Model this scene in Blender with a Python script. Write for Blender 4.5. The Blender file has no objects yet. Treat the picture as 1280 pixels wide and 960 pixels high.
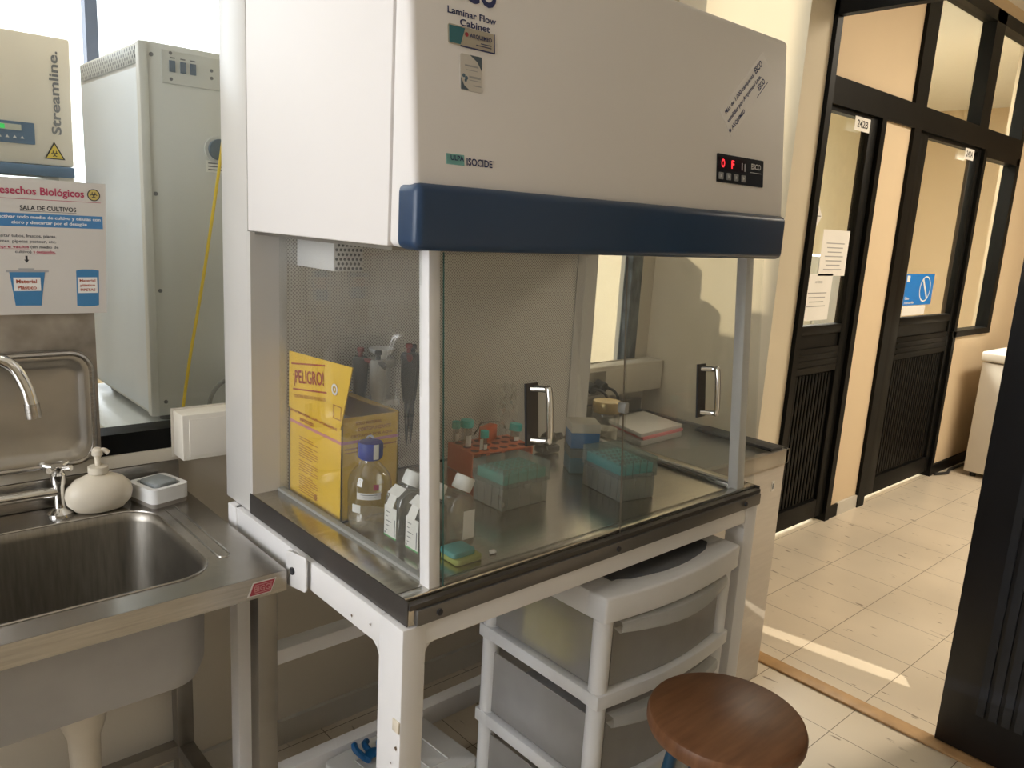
import bpy, bmesh, math, random
from mathutils import Vector, Matrix
random.seed(7)
R = math.radians
SC = bpy.context.scene
COL = SC.collection

# ------------------------------------------------------------------ materials
MATS = {}
def _nt(name):
    m = bpy.data.materials.new(name); m.use_nodes = True
    nt = m.node_tree; nt.nodes.clear()
    out = nt.nodes.new('ShaderNodeOutputMaterial')
    return m, nt, out
def _coord(nt, scale=(1, 1, 1)):
    tc = nt.nodes.new('ShaderNodeNewGeometry'); mp = nt.nodes.new('ShaderNodeMapping')
    mp.inputs['Scale'].default_value = scale
    nt.links.new(tc.outputs['Position'], mp.inputs['Vector']); return mp.outputs['Vector']
def pm(name, col, rough=.5, metal=0., var=.06, nscale=8., bump=0., bscale=60., stretch=(1, 1, 1), alpha=1., trans=0., emit=None, estr=0., spec=.5, col2=None, coat=0.):
    """procedural principled: base colour varied by noise, optional bump"""
    if name in MATS: return MATS[name]
    m, nt, out = _nt(name); L = nt.links
    b = nt.nodes.new('ShaderNodeBsdfPrincipled')
    b.inputs['Roughness'].default_value = rough; b.inputs['Metallic'].default_value = metal
    b.inputs['Alpha'].default_value = alpha; b.inputs['Specular IOR Level'].default_value = spec
    b.inputs['Coat Weight'].default_value = coat
    v = _coord(nt, stretch)
    n = nt.nodes.new('ShaderNodeTexNoise'); n.inputs['Scale'].default_value = nscale; n.inputs['Detail'].default_value = 3
    L.new(v, n.inputs['Vector'])
    cr = nt.nodes.new('ShaderNodeValToRGB')
    c2 = col2 if col2 else tuple(c * (1 - 2 * var) for c in col)
    cr.color_ramp.elements[0].position = .3; cr.color_ramp.elements[1].position = .7
    cr.color_ramp.elements[0].color = (*c2, 1); cr.color_ramp.elements[1].color = (*col, 1)
    L.new(n.outputs['Fac'], cr.inputs['Fac']); L.new(cr.outputs['Color'], b.inputs['Base Color'])
    if bump:
        n2 = nt.nodes.new('ShaderNodeTexNoise'); n2.inputs['Scale'].default_value = bscale
        L.new(v, n2.inputs['Vector'])
        bp = nt.nodes.new('ShaderNodeBump'); bp.inputs['Strength'].default_value = bump; bp.inputs['Distance'].default_value = .002
        L.new(n2.outputs['Fac'], bp.inputs['Height']); L.new(bp.outputs['Normal'], b.inputs['Normal'])
    if emit:
        b.inputs['Emission Color'].default_value = (*emit, 1); b.inputs['Emission Strength'].default_value = estr
    L.new(b.outputs['BSDF'], out.inputs['Surface']); MATS[name] = m; return m
def glassmat(name, tint=(.95, .97, .96), base=.05, rough=0., dirt=0.):
    m, nt, out = _nt(name); L = nt.links
    t = nt.nodes.new('ShaderNodeBsdfTransparent'); t.inputs['Color'].default_value = (*tint, 1)
    g = nt.nodes.new('ShaderNodeBsdfGlossy'); g.inputs['Roughness'].default_value = rough
    lw = nt.nodes.new('ShaderNodeLayerWeight'); lw.inputs['Blend'].default_value = .5
    p = nt.nodes.new('ShaderNodeMath'); p.operation = 'POWER'; p.inputs[1].default_value = 5
    a = nt.nodes.new('ShaderNodeMath'); a.operation = 'MULTIPLY_ADD'; a.inputs[1].default_value = .85; a.inputs[2].default_value = base
    L.new(lw.outputs['Facing'], p.inputs[0]); L.new(p.outputs[0], a.inputs[0])
    mx = nt.nodes.new('ShaderNodeMixShader'); L.new(a.outputs[0], mx.inputs[0]); L.new(t.outputs[0], mx.inputs[1]); L.new(g.outputs[0], mx.inputs[2])
    res = mx
    if dirt:
        d = nt.nodes.new('ShaderNodeBsdfDiffuse'); d.inputs['Color'].default_value = (.8, .8, .76, 1)
        v = _coord(nt, (1, 1, .35)); n = nt.nodes.new('ShaderNodeTexNoise'); n.inputs['Scale'].default_value = 9; n.inputs['Detail'].default_value = 5
        L.new(v, n.inputs['Vector'])
        q = nt.nodes.new('ShaderNodeMath'); q.operation = 'MULTIPLY'; q.inputs[1].default_value = dirt; L.new(n.outputs['Fac'], q.inputs[0])
        m2 = nt.nodes.new('ShaderNodeMixShader'); L.new(q.outputs[0], m2.inputs[0]); L.new(mx.outputs[0], m2.inputs[1]); L.new(d.outputs[0], m2.inputs[2]); res = m2
    L.new(res.outputs[0], out.inputs['Surface']); MATS[name] = m; return m
def frosted(name, col, op=.5, rough=.35):
    """frosted plastic: transparent + diffuse/translucent/gloss"""
    m, nt, out = _nt(name); L = nt.links
    t = nt.nodes.new('ShaderNodeBsdfTransparent'); t.inputs['Color'].default_value = (*[min(1, .6 + .4 * c) for c in col], 1)
    d = nt.nodes.new('ShaderNodeBsdfPrincipled'); d.inputs['Base Color'].default_value = (*col, 1); d.inputs['Roughness'].default_value = rough
    tl = nt.nodes.new('ShaderNodeBsdfTranslucent'); tl.inputs['Color'].default_value = (*col, 1)
    v = _coord(nt); n = nt.nodes.new('ShaderNodeTexNoise'); n.inputs['Scale'].default_value = 14; L.new(v, n.inputs['Vector'])
    q = nt.nodes.new('ShaderNodeMath'); q.operation = 'MULTIPLY_ADD'; q.inputs[1].default_value = .12; q.inputs[2].default_value = op - .06; L.new(n.outputs['Fac'], q.inputs[0])
    m1 = nt.nodes.new('ShaderNodeMixShader'); m1.inputs[0].default_value = .4; L.new(d.outputs[0], m1.inputs[1]); L.new(tl.outputs[0], m1.inputs[2])
    m2 = nt.nodes.new('ShaderNodeMixShader'); L.new(q.outputs[0], m2.inputs[0]); L.new(t.outputs[0], m2.inputs[1]); L.new(m1.outputs[0], m2.inputs[2])
    L.new(m2.outputs[0], out.inputs['Surface']); MATS[name] = m; return m

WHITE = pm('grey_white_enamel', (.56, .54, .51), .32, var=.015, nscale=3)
WHITE2 = pm('white_paint_metal', (.76, .745, .74), .35, var=.03, nscale=6)
SIDEW = pm('white_hood_paint', (.76, .725, .70), .55, spec=.3, var=.012, nscale=2)
BLUE = pm('navy_bumper', (.016, .045, .105), .38, var=.05)
STEEL = pm('brushed_steel', (.50, .475, .44), .27, metal=1, var=.1, nscale=5, bump=.12, bscale=30, stretch=(2, 2, 40))
STEELX = pm('bench_steel', (.58, .55, .50), .17, metal=1, var=.08, nscale=6, bump=.1, bscale=25, stretch=(3, 40, 3))
STEELD = pm('dull_steel', (.36, .34, .31), .42, metal=1, var=.12, nscale=7, bump=.1)
BANDD = pm('dark_steel_and_reflection', (.115, .105, .098), .42, metal=.7, var=.1)
CHROME = pm('chrome', (.75, .74, .72), .08, metal=1, var=.02)
GALV = pm('stained_galvanized', (.42, .38, .33), .5, metal=.75, nscale=14, col2=(.22, .195, .165), bump=.1)
PAINTLAB = pm('cream_wall', (.66, .60, .50), .7, var=.03, nscale=2, bump=.1, bscale=140)
PAINTSUN = pm('cream_side_wall', (.76, .665, .50), .7, var=.02, nscale=2, bump=.1, bscale=140)
PAINTCOR = pm('tan_corridor_wall', (.68, .54, .365), .65, var=.025, nscale=2, bump=.08, bscale=140)
CEIL = pm('ceiling_white', (.80, .77, .70), .8, var=.02)
BLACK = pm('black_aluminium', (.0065, .0065, .006), .45, var=.1, spec=.1)
BLACKD = pm('black_door_panel', (.006, .0062, .006), .45, var=.15, nscale=20, spec=.1)
NAVYD = pm('dark_navy_door', (.0045, .0055, .009), .28, var=.3, nscale=5)
GLASS = glassmat('cabinet_glass', (.965, .97, .962), .045, 0, .05)
EDGEB = pm('brown_glass_edge', (.14, .115, .085), .2, var=.1)
CHAN = pm('channel_steel', (.20, .19, .18), .48, metal=.8, var=.1)
GEDGE = pm('green_glass_edge', (.03, .075, .06), .15, var=.1)
WGLASS = glassmat('window_glass', (.97, .98, .97), .03)
BOTG = glassmat('bottle_glass', (.92, .925, .90), .15, .04)
CLEARP = glassmat('clear_plastic', (.78, .78, .76), .14, .08, .12)
FROST = frosted('frosted_plastic', (.60, .60, .56), .34)
FROSTL = frosted('frosted_lid', (.64, .70, .67), .17)
DRAWP = frosted('drawer_plastic', (.68, .66, .64), .42)
CARTW = pm('cart_white_plastic', (.70, .695, .69), .4, var=.02)
TEAL = pm('teal_plastic', (.10, .55, .48), .45, var=.06)
CAPT = pm('turquoise_cap', (.05, .50, .46), .4, var=.05)
AQUA = pm('aqua_rack', (.06, .52, .58), .45, var=.06)
ORANGE = pm('orange_plastic', (.66, .115, .025), .42, var=.06)
YEL = pm('yellow_cardboard', (.83, .53, .035), .55, var=.04, nscale=10)
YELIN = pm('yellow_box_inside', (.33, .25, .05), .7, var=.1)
INKR = pm('red_ink', (.42, .07, .03), .6)
INKRB = pm('brownish_ink', (.50, .22, .03), .6)
INKP = pm('magenta_ink', (.62, .24, .28), .6)
INKN = pm('navy_ink', (.02, .03, .12), .5)
INKK = pm('black_ink', (.03, .03, .035), .6)
INKG = pm('grey_ink', (.16, .16, .17), .6)
INKL = pm('pale_grey_ink', (.36, .36, .36), .6)
INKW = pm('white_ink', (.78, .79, .80), .6)
INKC = pm('crimson_ink', (.44, .04, .10), .6)
PAPER = pm('paper', (.60, .565, .52), .7, var=.02)
PAPERW = pm('white_paper', (.80, .78, .74), .7, var=.02)
SIGNB = pm('sign_blue', (.055, .20, .42), .5, var=.03)
SIGNBL = pm('bright_sign_blue', (.0, .20, .68), .4, var=.03)
BINB = pm('bin_blue', (.05, .21, .42), .5, var=.08)
LBLUE = pm('cryobox_blue', (.035, .13, .27), .5, var=.05)
LTEAL = pm('cryobox_teal', (.045, .16, .23), .5, var=.05)
CAPB = pm('blue_bottle_cap', (.015, .035, .28), .4, var=.05)
GREYP = pm('grey_plastic', (.30, .30, .28), .45)
PIPG = pm('pipette_grey', (.06, .06, .06), .45)
PIPL = pm('pipette_light_grey', (.45, .44, .42), .45)
PIPK = pm('pipette_black', (.02, .02, .022), .4)
PIPR = pm('pipette_red', (.22, .035, .03), .5)
STANDP = pm('stand_plastic', (.52, .51, .47), .4)
WHITEP = pm('white_plastic', (.80, .79, .77), .4, var=.02)
GOLD = pm('gold_lid', (.42, .31, .14), .33, metal=.9, var=.08)
RUBBER = pm('black_rubber', (.02, .02, .02), .6)
KNOBK = pm('black_gadget', (.022, .024, .026), .42, var=.15)
BONE = pm('cream_dispenser', (.72, .645, .52), .4, var=.03)
SPONGE = pm('grey_sponge', (.27, .29, .29), .9, bump=.6, bscale=220)
DISHB = pm('dish_base_grey', (.28, .25, .22), .5)
DUCT = pm('trunking_pvc', (.74, .69, .60), .45, var=.02)
INCW = pm('incubator_grey', (.60, .60, .575), .45, var=.02, nscale=4)
SCW = pm('streamline_white', (.80, .75, .66), .45, var=.02)
SCB = pm('faded_blue', (.10, .18, .30), .45)
YCORD = pm('yellow_cord', (.78, .56, .04), .5)
BENCHN = pm('neighbour_bench', (.60, .63, .64), .25, var=.03)
WOODS = pm('stool_wood', (.19, .082, .034), .42, nscale=6, stretch=(1.5, 12, 1), col2=(.13, .052, .020), bump=.05)
WOODT = pm('threshold_wood', (.52, .32, .15), .5, var=.1, nscale=20)
STOOLB = pm('stool_blue_metal', (.006, .05, .10), .35)
GLOVE = pm('blue_nitrile', (.01, .14, .40), .4)
BINP = pm('bin_pale_plastic', (.76, .755, .74), .35, var=.03)
PVC = pm('drain_pvc', (.66, .60, .50), .4, var=.05)
STICKR = pm('red_sticker', (.34, .03, .05), .5)
LED = pm('red_led', (.6, .01, .01), .4, emit=(1, .02, .03), estr=2.2)
PANELK = pm('panel_black', (.012, .014, .02), .25)
PANELN = pm('panel_navy', (.03, .05, .10), .35)
BTN = pm('button_grey', (.22, .22, .22), .5)
ULPA = pm('ulpa_teal', (.19, .45, .43), .5)
STKT = pm('sticker_teal', (.03, .16, .20), .4)
STKG = pm('sticker_beige', (.46, .41, .33), .4)
GREENST = pm('green_label', (.08, .36, .10), .5)
BIOY = pm('biohazard_yellow', (.80, .62, .10), .5)
BIOD = pm('biohazard_ochre', (.58, .45, .13), .5)
PINKP = pm('pink_pages', (.75, .25, .26), .6)
LIQ = pm('media_liquid', (.74, .62, .44), .1, alpha=.35)
FREEZ = pm('freezer_white', (.72, .67, .59), .35, var=.02)
ROOMW = pm('inner_room_wall', (.72, .69, .55), .7, var=.03)
PILLAR = pm('pale_pillar', (.78, .74, .64), .6, var=.02)
BASEB = pm('skirting', (.58, .55, .49), .5, var=.04)
PAD = pm('teal_pad', (.07, .27, .26), .7); PADY = pm('lime_pad', (.33, .37, .10), .7)
WRAP = glassmat('thin_wrap', (.93, .93, .92), .14, .1, .18)
DARKIN = pm('dark_recess', (.02, .02, .02), .6)
PATCHY = pm('yellow_packet', (.90, .80, .02), .6); PATCHN = pm('navy_packet', (.03, .04, .12), .5)
GREYPK = pm('pale_packet', (.55, .56, .60), .6)

def floor_mat():
    m, nt, out = _nt('vinyl_tile_floor'); L = nt.links
    b = nt.nodes.new('ShaderNodeBsdfPrincipled'); b.inputs['Roughness'].default_value = .3
    g = nt.nodes.new('ShaderNodeNewGeometry')
    sep = nt.nodes.new('ShaderNodeSeparateXYZ'); L.new(g.outputs['Position'], sep.inputs[0])
    def line(sock, off):
        a = nt.nodes.new('ShaderNodeMath'); a.operation = 'ADD'; a.inputs[1].default_value = off; L.new(sock, a.inputs[0])
        p = nt.nodes.new('ShaderNodeMath'); p.operation = 'PINGPONG'; p.inputs[1].default_value = .1575; L.new(a.outputs[0], p.inputs[0])
        c = nt.nodes.new('ShaderNodeMath'); c.operation = 'LESS_THAN'; c.inputs[1].default_value = .0013; L.new(p.outputs[0], c.inputs[0]); return c.outputs[0]
    lx = line(sep.outputs['X'], -2.88 + 3.15 * 2); ly = line(sep.outputs['Y'], -.296 + 3.15 * 2)
    mxl = nt.nodes.new('ShaderNodeMath'); mxl.operation = 'MAXIMUM'; L.new(lx, mxl.inputs[0]); L.new(ly, mxl.inputs[1])
    # flecks along two directions
    mp = nt.nodes.new('ShaderNodeMapping'); mp.inputs['Scale'].default_value = (40, 11, 20); mp.inputs['Rotation'].default_value = (0, 0, .4); L.new(g.outputs['Position'], mp.inputs[0])
    n = nt.nodes.new('ShaderNodeTexNoise'); n.inputs['Scale'].default_value = 1.; n.inputs['Detail'].default_value = 2; L.new(mp.outputs[0], n.inputs['Vector'])
    cr = nt.nodes.new('ShaderNodeValToRGB'); e = cr.color_ramp.elements
    e[0].position = .27; e[0].color = (.32, .25, .18, 1); e[1].position = .33; e[1].color = (.78, .68, .54, 1)
    L.new(n.outputs['Fac'], cr.inputs[0])
    n2 = nt.nodes.new('ShaderNodeTexNoise'); n2.inputs['Scale'].default_value = 2.2; L.new(g.outputs['Position'], n2.inputs['Vector'])
    mm = nt.nodes.new('ShaderNodeMixRGB'); mm.blend_type = 'MULTIPLY'; mm.inputs[0].default_value = .35; L.new(cr.outputs[0], mm.inputs[1]); L.new(n2.outputs['Fac'], mm.inputs[2])
    fin = nt.nodes.new('ShaderNodeMixRGB'); L.new(mxl.outputs[0], fin.inputs[0]); L.new(mm.outputs[0], fin.inputs[1]); fin.inputs[2].default_value = (.17, .13, .09, 1)
    L.new(fin.outputs[0], b.inputs['Base Color']); L.new(b.outputs[0], out.inputs[0]); return m
FLOOR = floor_mat()
def perf_mat(name, per, thr, c1, c2, axes='XZ', metal=.6):
    """staggered round holes"""
    m, nt, out = _nt(name); L = nt.links
    b = nt.nodes.new('ShaderNodeBsdfPrincipled'); b.inputs['Roughness'].default_value = .4; b.inputs['Metallic'].default_value = metal
    g = nt.nodes.new('ShaderNodeNewGeometry'); s = nt.nodes.new('ShaderNodeSeparateXYZ'); L.new(g.outputs['Position'], s.inputs[0])
    def cs(sock):
        a = nt.nodes.new('ShaderNodeMath'); a.operation = 'MULTIPLY'; a.inputs[1].default_value = 2 * math.pi / per; L.new(sock, a.inputs[0])
        c = nt.nodes.new('ShaderNodeMath'); c.operation = 'COSINE'; L.new(a.outputs[0], c.inputs[0]); return c.outputs[0]
    p = nt.nodes.new('ShaderNodeMath'); p.operation = 'ADD'; L.new(cs(s.outputs[axes[0]]), p.inputs[0]); L.new(cs(s.outputs[axes[1]]), p.inputs[1])
    ab = nt.nodes.new('ShaderNodeMath'); ab.operation = 'ABSOLUTE'; L.new(p.outputs[0], ab.inputs[0])
    c = nt.nodes.new('ShaderNodeMath'); c.operation = 'GREATER_THAN'; c.inputs[1].default_value = thr; L.new(ab.outputs[0], c.inputs[0])
    mx = nt.nodes.new('ShaderNodeMixRGB'); L.new(c.outputs[0], mx.inputs[0]); mx.inputs[1].default_value = (*c1, 1); mx.inputs[2].default_value = (*c2, 1)
    L.new(mx.outputs[0], b.inputs['Base Color']); L.new(b.outputs[0], out.inputs[0]); return m
MESHP = perf_mat('perforated_back_plate', .0078, .95, (.74, .71, .66), (.31, .295, .27), metal=.15)

# ------------------------------------------------------------------ geometry helpers
class Fr:
    """local drawing plane: origin, u, v -> normal u x v"""
    def __init__(s, o, u, v):
        s.o = Vector(o); s.u = Vector(u).normalized(); s.v = Vector(v).normalized(); s.n = s.u.cross(s.v).normalized()
    def p(s, a, b, h=0): return s.o + s.u * a + s.v * b + s.n * h
_TXT = {}
def text_mesh(t):
    if t in _TXT: return _TXT[t]
    cu = bpy.data.curves.new('lettering', 'FONT'); cu.body = t; cu.resolution_u = 3; cu.offset = .035 if t == 'ESCO' else .022
    o = bpy.data.objects.new('lettering', cu); COL.objects.link(o)
    bpy.context.view_layer.update()
    me = bpy.data.meshes.new_from_object(o.evaluated_get(bpy.context.evaluated_depsgraph_get()))
    vs = [v.co.copy() for v in me.vertices]; fs = [tuple(p.vertices) for p in me.polygons]
    bpy.data.objects.remove(o); bpy.data.curves.remove(cu); bpy.data.meshes.remove(me)
    _TXT[t] = (vs, fs); return _TXT[t]
class MB:
    def __init__(s): s.bm = bmesh.new(); s.mi = 0
    def _merge(s, b):
        for f in b.faces: f.material_index = s.mi
        me = bpy.data.meshes.new('t'); b.to_mesh(me); b.free(); s.bm.from_mesh(me); bpy.data.meshes.remove(me)
    def raw(s, vs, fs):
        b = bmesh.new(); V = [b.verts.new(v) for v in vs]
        for f in fs:
            try: b.faces.new([V[i] for i in f])
            except ValueError: pass
        s._merge(b); return s
    def box(s, x0, x1, y0, y1, z0, z1, bev=0, seg=2, M=None):
        b = bmesh.new(); bmesh.ops.create_cube(b, size=1)
        for v in b.verts: v.co = Vector(((x0 + x1) / 2 + v.co.x * (x1 - x0), (y0 + y1) / 2 + v.co.y * (y1 - y0), (z0 + z1) / 2 + v.co.z * (z1 - z0)))
        if bev: bmesh.ops.bevel(b, geom=b.edges[:], offset=bev, segments=seg, profile=.5, affect='EDGES')
        if M: bmesh.ops.transform(b, matrix=M, verts=b.verts)
        s._merge(b); return s
    def vbox(s, x0, x1, y0, y1, z0, z1, r, seg=4, bev=0, M=None):
        """box with rounded vertical edges"""
        b = bmesh.new(); bmesh.ops.create_cube(b, size=1)
        for v in b.verts: v.co = Vector(((x0 + x1) / 2 + v.co.x * (x1 - x0), (y0 + y1) / 2 + v.co.y * (y1 - y0), (z0 + z1) / 2 + v.co.z * (z1 - z0)))
        ed = [e for e in b.edges if abs(e.verts[0].co.z - e.verts[1].co.z) > 1e-6]
        bmesh.ops.bevel(b, geom=ed, offset=r, segments=seg, profile=.5, affect='EDGES')
        if bev:
            ed = [e for e in b.edges if abs(e.verts[0].co.z - e.verts[1].co.z) < 1e-6 and len([f for f in e.link_faces if abs(f.normal.z) > .9]) == 1]
            bmesh.ops.bevel(b, geom=ed, offset=bev, segments=2, profile=.5, affect='EDGES')
        if M: bmesh.ops.transform(b, matrix=M, verts=b.verts)
        s._merge(b); return s
    def prism(s, pts, d, bev=0, seg=2):
        """polygon (3D points) pushed along vector d"""
        b = bmesh.new(); d = Vector(d); n = len(pts)
        A = [b.verts.new(Vector(p)) for p in pts]; B = [b.verts.new(Vector(p) + d) for p in pts]
        b.faces.new(A[::-1]); b.faces.new(B)
        for i in range(n): b.faces.new((A[i], A[(i + 1) % n], B[(i + 1) % n], B[i]))
        bmesh.ops.recalc_face_normals(b, faces=b.faces)
        if bev: bmesh.ops.bevel(b, geom=b.edges[:], offset=bev, segments=seg, profile=.5, affect='EDGES')
        s._merge(b); return s
    def decal(s, fr, pts, th=.0005, h=.0003):
        return s.prism([fr.p(a, c, h) for a, c in pts], fr.n * th)
    def drect(s, fr, a0, a1, b0, b1, th=.0005, h=.0003, r=0):
        if not r: return s.decal(fr, [(a0, b0), (a1, b0), (a1, b1), (a0, b1)], th, h)
        pts = []
        for cx, cy, t0 in ((a1 - r, b0 + r, -90), (a1 - r, b1 - r, 0), (a0 + r, b1 - r, 90), (a0 + r, b0 + r, 180)):
            for k in range(5): t = R(t0 + k * 22.5); pts.append((cx + r * math.cos(t), cy + r * math.sin(t)))
        return s.decal(fr, pts, th, h)
    def ddisc(s, fr, a, b, r, th=.0005, h=.0003, n=24):
        return s.decal(fr, [(a + r * math.cos(2 * math.pi * k / n), b + r * math.sin(2 * math.pi * k / n)) for k in range(n)], th, h)
    def dring(s, fr, a, b, r0, r1, h=.0006, n=24, a0=0, a1=360, sy=1.):
        vs = []; fs = []
        for k in range(n + 1):
            t = R(a0 + (a1 - a0) * k / n); vs += [fr.p(a + r0 * math.cos(t), b + sy * r0 * math.sin(t), h), fr.p(a + r1 * math.cos(t), b + sy * r1 * math.sin(t), h)]
        for k in range(n): fs.append((2 * k, 2 * k + 1, 2 * k + 3, 2 * k + 2))
        return s.raw(vs, fs)
    def text(s, fr, t, a0, a1, b, hcap=None, h=.001, align='fit'):
        """text whose width fits a0..a1 on baseline b; cap height hcap"""
        vs, fs = text_mesh(t)
        if not vs: return s
        x0 = min(v.x for v in vs); x1 = max(v.x for v in vs); sx = (a1 - a0) / (x1 - x0); sy = hcap / .70 if hcap else sx
        return s.raw([fr.p(a0 + (v.x - x0) * sx, b + v.y * sy, h) for v in vs], fs)
    def lathe(s, prof, c=(0, 0, 0), n=32, sx=1., sy=1., M=None, cap=True):
        b = bmesh.new(); rings = []
        for r, z in prof:
            rings.append([b.verts.new((c[0] + sx * r * math.cos(2 * math.pi * k / n), c[1] + sy * r * math.sin(2 * math.pi * k / n), c[2] + z)) for k in range(n)])
        for A, B in zip(rings, rings[1:]):
            for k in range(n): b.faces.new((A[k], A[(k + 1) % n], B[(k + 1) % n], B[k]))
        if cap:
            if prof[0][0] > 1e-5: b.faces.new(rings[0][::-1])
            if prof[-1][0] > 1e-5: b.faces.new(rings[-1])
        bmesh.ops.remove_doubles(b, verts=b.verts, dist=1e-6)
        bmesh.ops.recalc_face_normals(b, faces=b.faces)
        if M: bmesh.ops.transform(b, matrix=M, verts=b.verts)
        s._merge(b); return s
    def tube(s, pts, r, n=10, closed=False):
        P = [Vector(p) for p in pts]; b = bmesh.new(); rings = []; up = None
        rr = r if isinstance(r, (list, tuple)) else [r] * len(P)
        for i, p in enumerate(P):
            d = (P[min(i + 1, len(P) - 1)] - P[max(i - 1, 0)]).normalized()
            if up is None: up = Vector((0, 0, 1)) if abs(d.z) < .9 else Vector((1, 0, 0))
            a = d.cross(up).normalized(); up = a.cross(d).normalized()
            rings.append([b.verts.new(p + (a * math.cos(2 * math.pi * k / n) + up * math.sin(2 * math.pi * k / n)) * rr[i]) for k in range(n)])
        for A, B in zip(rings, rings[1:]):
            for k in range(n): b.faces.new((A[k], A[(k + 1) % n], B[(k + 1) % n], B[k]))
        b.faces.new(rings[0][::-1]); b.faces.new(rings[-1])
        bmesh.ops.recalc_face_normals(b, faces=b.faces); s._merge(b); return s
    def cyl(s, p0, p1, r, n=20): return s.tube([p0, p1], r, n)
    def sphere(s, c, r, sx=1, sy=1, sz=1, n=16):
        b = bmesh.new(); bmesh.ops.create_uvsphere(b, u_segments=n, v_segments=n // 2 + 2, radius=r)
        for v in b.verts: v.co = Vector((c[0] + v.co.x * sx, c[1] + v.co.y * sy, c[2] + v.co.z * sz))
        s._merge(b); return s
def smooth_path(pts, n=6):
    P = [Vector(p) for p in pts]; out = []
    for i in range(len(P) - 1):
        p0 = P[max(i - 1, 0)]; p1 = P[i]; p2 = P[i + 1]; p3 = P[min(i + 2, len(P) - 1)]
        for k in range(n):
            t = k / n; out.append(.5 * ((2 * p1) + (p2 - p0) * t + (2 * p0 - 5 * p1 + 4 * p2 - p3) * t * t + (3 * p1 - p0 - 3 * p2 + p3) * t ** 3))
    out.append(P[-1]); return out

def thing(name, label, cat, loc=(0, 0, 0), rz=0, group=None):
    o = bpy.data.objects.new(name, None); COL.objects.link(o); o.location = loc; o.rotation_euler = (0, 0, R(rz))
    o.empty_display_size = .05; o['label'] = label; o['category'] = cat
    if group: o['group'] = group
    return o
def tag(o, label, cat, group=None):
    o['label'] = label; o['category'] = cat
    if group: o['group'] = group
    return o
def obj(name, mb, mats, parent=None, local=False, label=None, ang=38):
    """link one mesh object. Shapes are given in world coordinates unless local=True (then in the thing's own frame)"""
    me = bpy.data.meshes.new(name); mb.bm.normal_update(); 
    if parent is not None and not local:
        r = parent
        while r.parent: r = r.parent
        bmesh.ops.translate(mb.bm, vec=-Vector(r.location), verts=mb.bm.verts)
    mb.bm.to_mesh(me); mb.bm.free()
    for m in (mats if isinstance(mats, (list, tuple)) else [mats]): me.materials.append(m)
    for p in me.polygons: p.use_smooth = True
    me.set_sharp_from_angle(angle=R(ang))
    o = bpy.data.objects.new(name, me); COL.objects.link(o)
    if parent is None and not local:      # put the origin at the base of the thing
        xs = [v.co for v in me.vertices]
        c = Vector(((min(v.x for v in xs) + max(v.x for v in xs)) / 2, (min(v.y for v in xs) + max(v.y for v in xs)) / 2, min(v.z for v in xs)))
        me.transform(Matrix.Translation(-c)); o.location = c
    if parent is not None: o.parent = parent
    if label: o['label'] = label
    return o
def islands(name, mb, mats, parent, local=False):
    """every loose piece of the builder becomes an object of its own"""
    bm = mb.bm; bm.verts.index_update(); bm.verts.ensure_lookup_table(); seen = set(); out = []
    for v in bm.verts:
        if v.index in seen: continue
        st = [v]; comp = []; seen.add(v.index)
        while st:
            a = st.pop(); comp.append(a)
            for e in a.link_edges:
                o = e.other_vert(a)
                if o.index not in seen: seen.add(o.index); st.append(o)
        ix = {w.index: k for k, w in enumerate(comp)}
        fs = {f for w in comp for f in w.link_faces}
        q = MB(); q.raw([w.co.copy() for w in comp], [[ix[w.index] for w in f.verts] for f in fs]); out.append(obj(name, q, mats, parent, local))
    bm.free(); return out
def struct(name, mb, mats, parent=None):
    o = obj(name, mb, mats, parent)
    if parent is None: o['kind'] = 'structure'
    return o
def sthing(name, loc=(0, 0, 0)):
    o = bpy.data.objects.new(name, None); COL.objects.link(o); o.location = loc; o['kind'] = 'structure'; return o
def dup(root, loc, rz=0, label=None):
    c = root.copy(); COL.objects.link(c); c.location = loc; c.rotation_euler = (0, 0, R(rz))
    if label: c['label'] = label
    for ch in root.children:
        d = ch.copy(); COL.objects.link(d); d.parent = c
        for g in ch.children:
            e = g.copy(); COL.objects.link(e); e.parent = d
    return c

# ------------------------------------------------------------------ key sizes
YB = .96            # back wall (window wall) of the lab
XW = 1.77; XW2 = 1.92   # partition between lab and corridor
YC = .928           # corridor wall with the two doors
H = 3.0
ZB = .876; ZT = .921; ZS = .915   # bench underside, bench top lip, bench work surface

# ------------------------------------------------------------------ room shell
struct('floor', MB().box(-2.7, 9, -3.4, 3.6, -.06, 0), FLOOR)
struct('ceiling', MB().box(-2.7, 9, -3.4, YB + .1, H, H + .08).box(XW2 - .07, 9, YB + .1, 3.6, H, H + .08).box(-2.7, XW2 - .07, YB + .1, 3.6, 4.6, 4.68).box(-2.7, XW2 - .07, YB + .02, YB + .1, H, 4.68), CEIL)
# back wall with its long window opening
wb = MB(); wb.box(-2.7, XW2, YB, YB + .10, 0, .94); wb.box(-2.7, XW2, YB, YB + .10, 2.78, H); wb.box(-2.7, -1.1, YB, YB + .10, .94, 2.78); wb.box(1.69, XW2, YB, YB + .10, .94, 2.78)
struct('wall_back', wb, PAINTLAB)
struct('wall_right', MB().box(XW, XW2, .44, YB, 0, H).box(XW, XW2, -3.4, -1.35, 0, H).box(XW, XW2, -1.35, .44, 2.42, H), PAINTSUN)
wl = MB(); wl.box(-2.75, -2.65, -3.4, 3.6, 0, .9).box(-2.75, -2.65, -3.4, 3.6, 2.6, H)
wl.box(-2.75, -2.65, -3.4, -.6, .9, 2.6).box(-2.75, -2.65, .85, 3.6, .9, 2.6); wl.box(-2.75, -2.65, YB, 3.6, H, 4.6)
struct('wall_left', wl, PAINTLAB)
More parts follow.
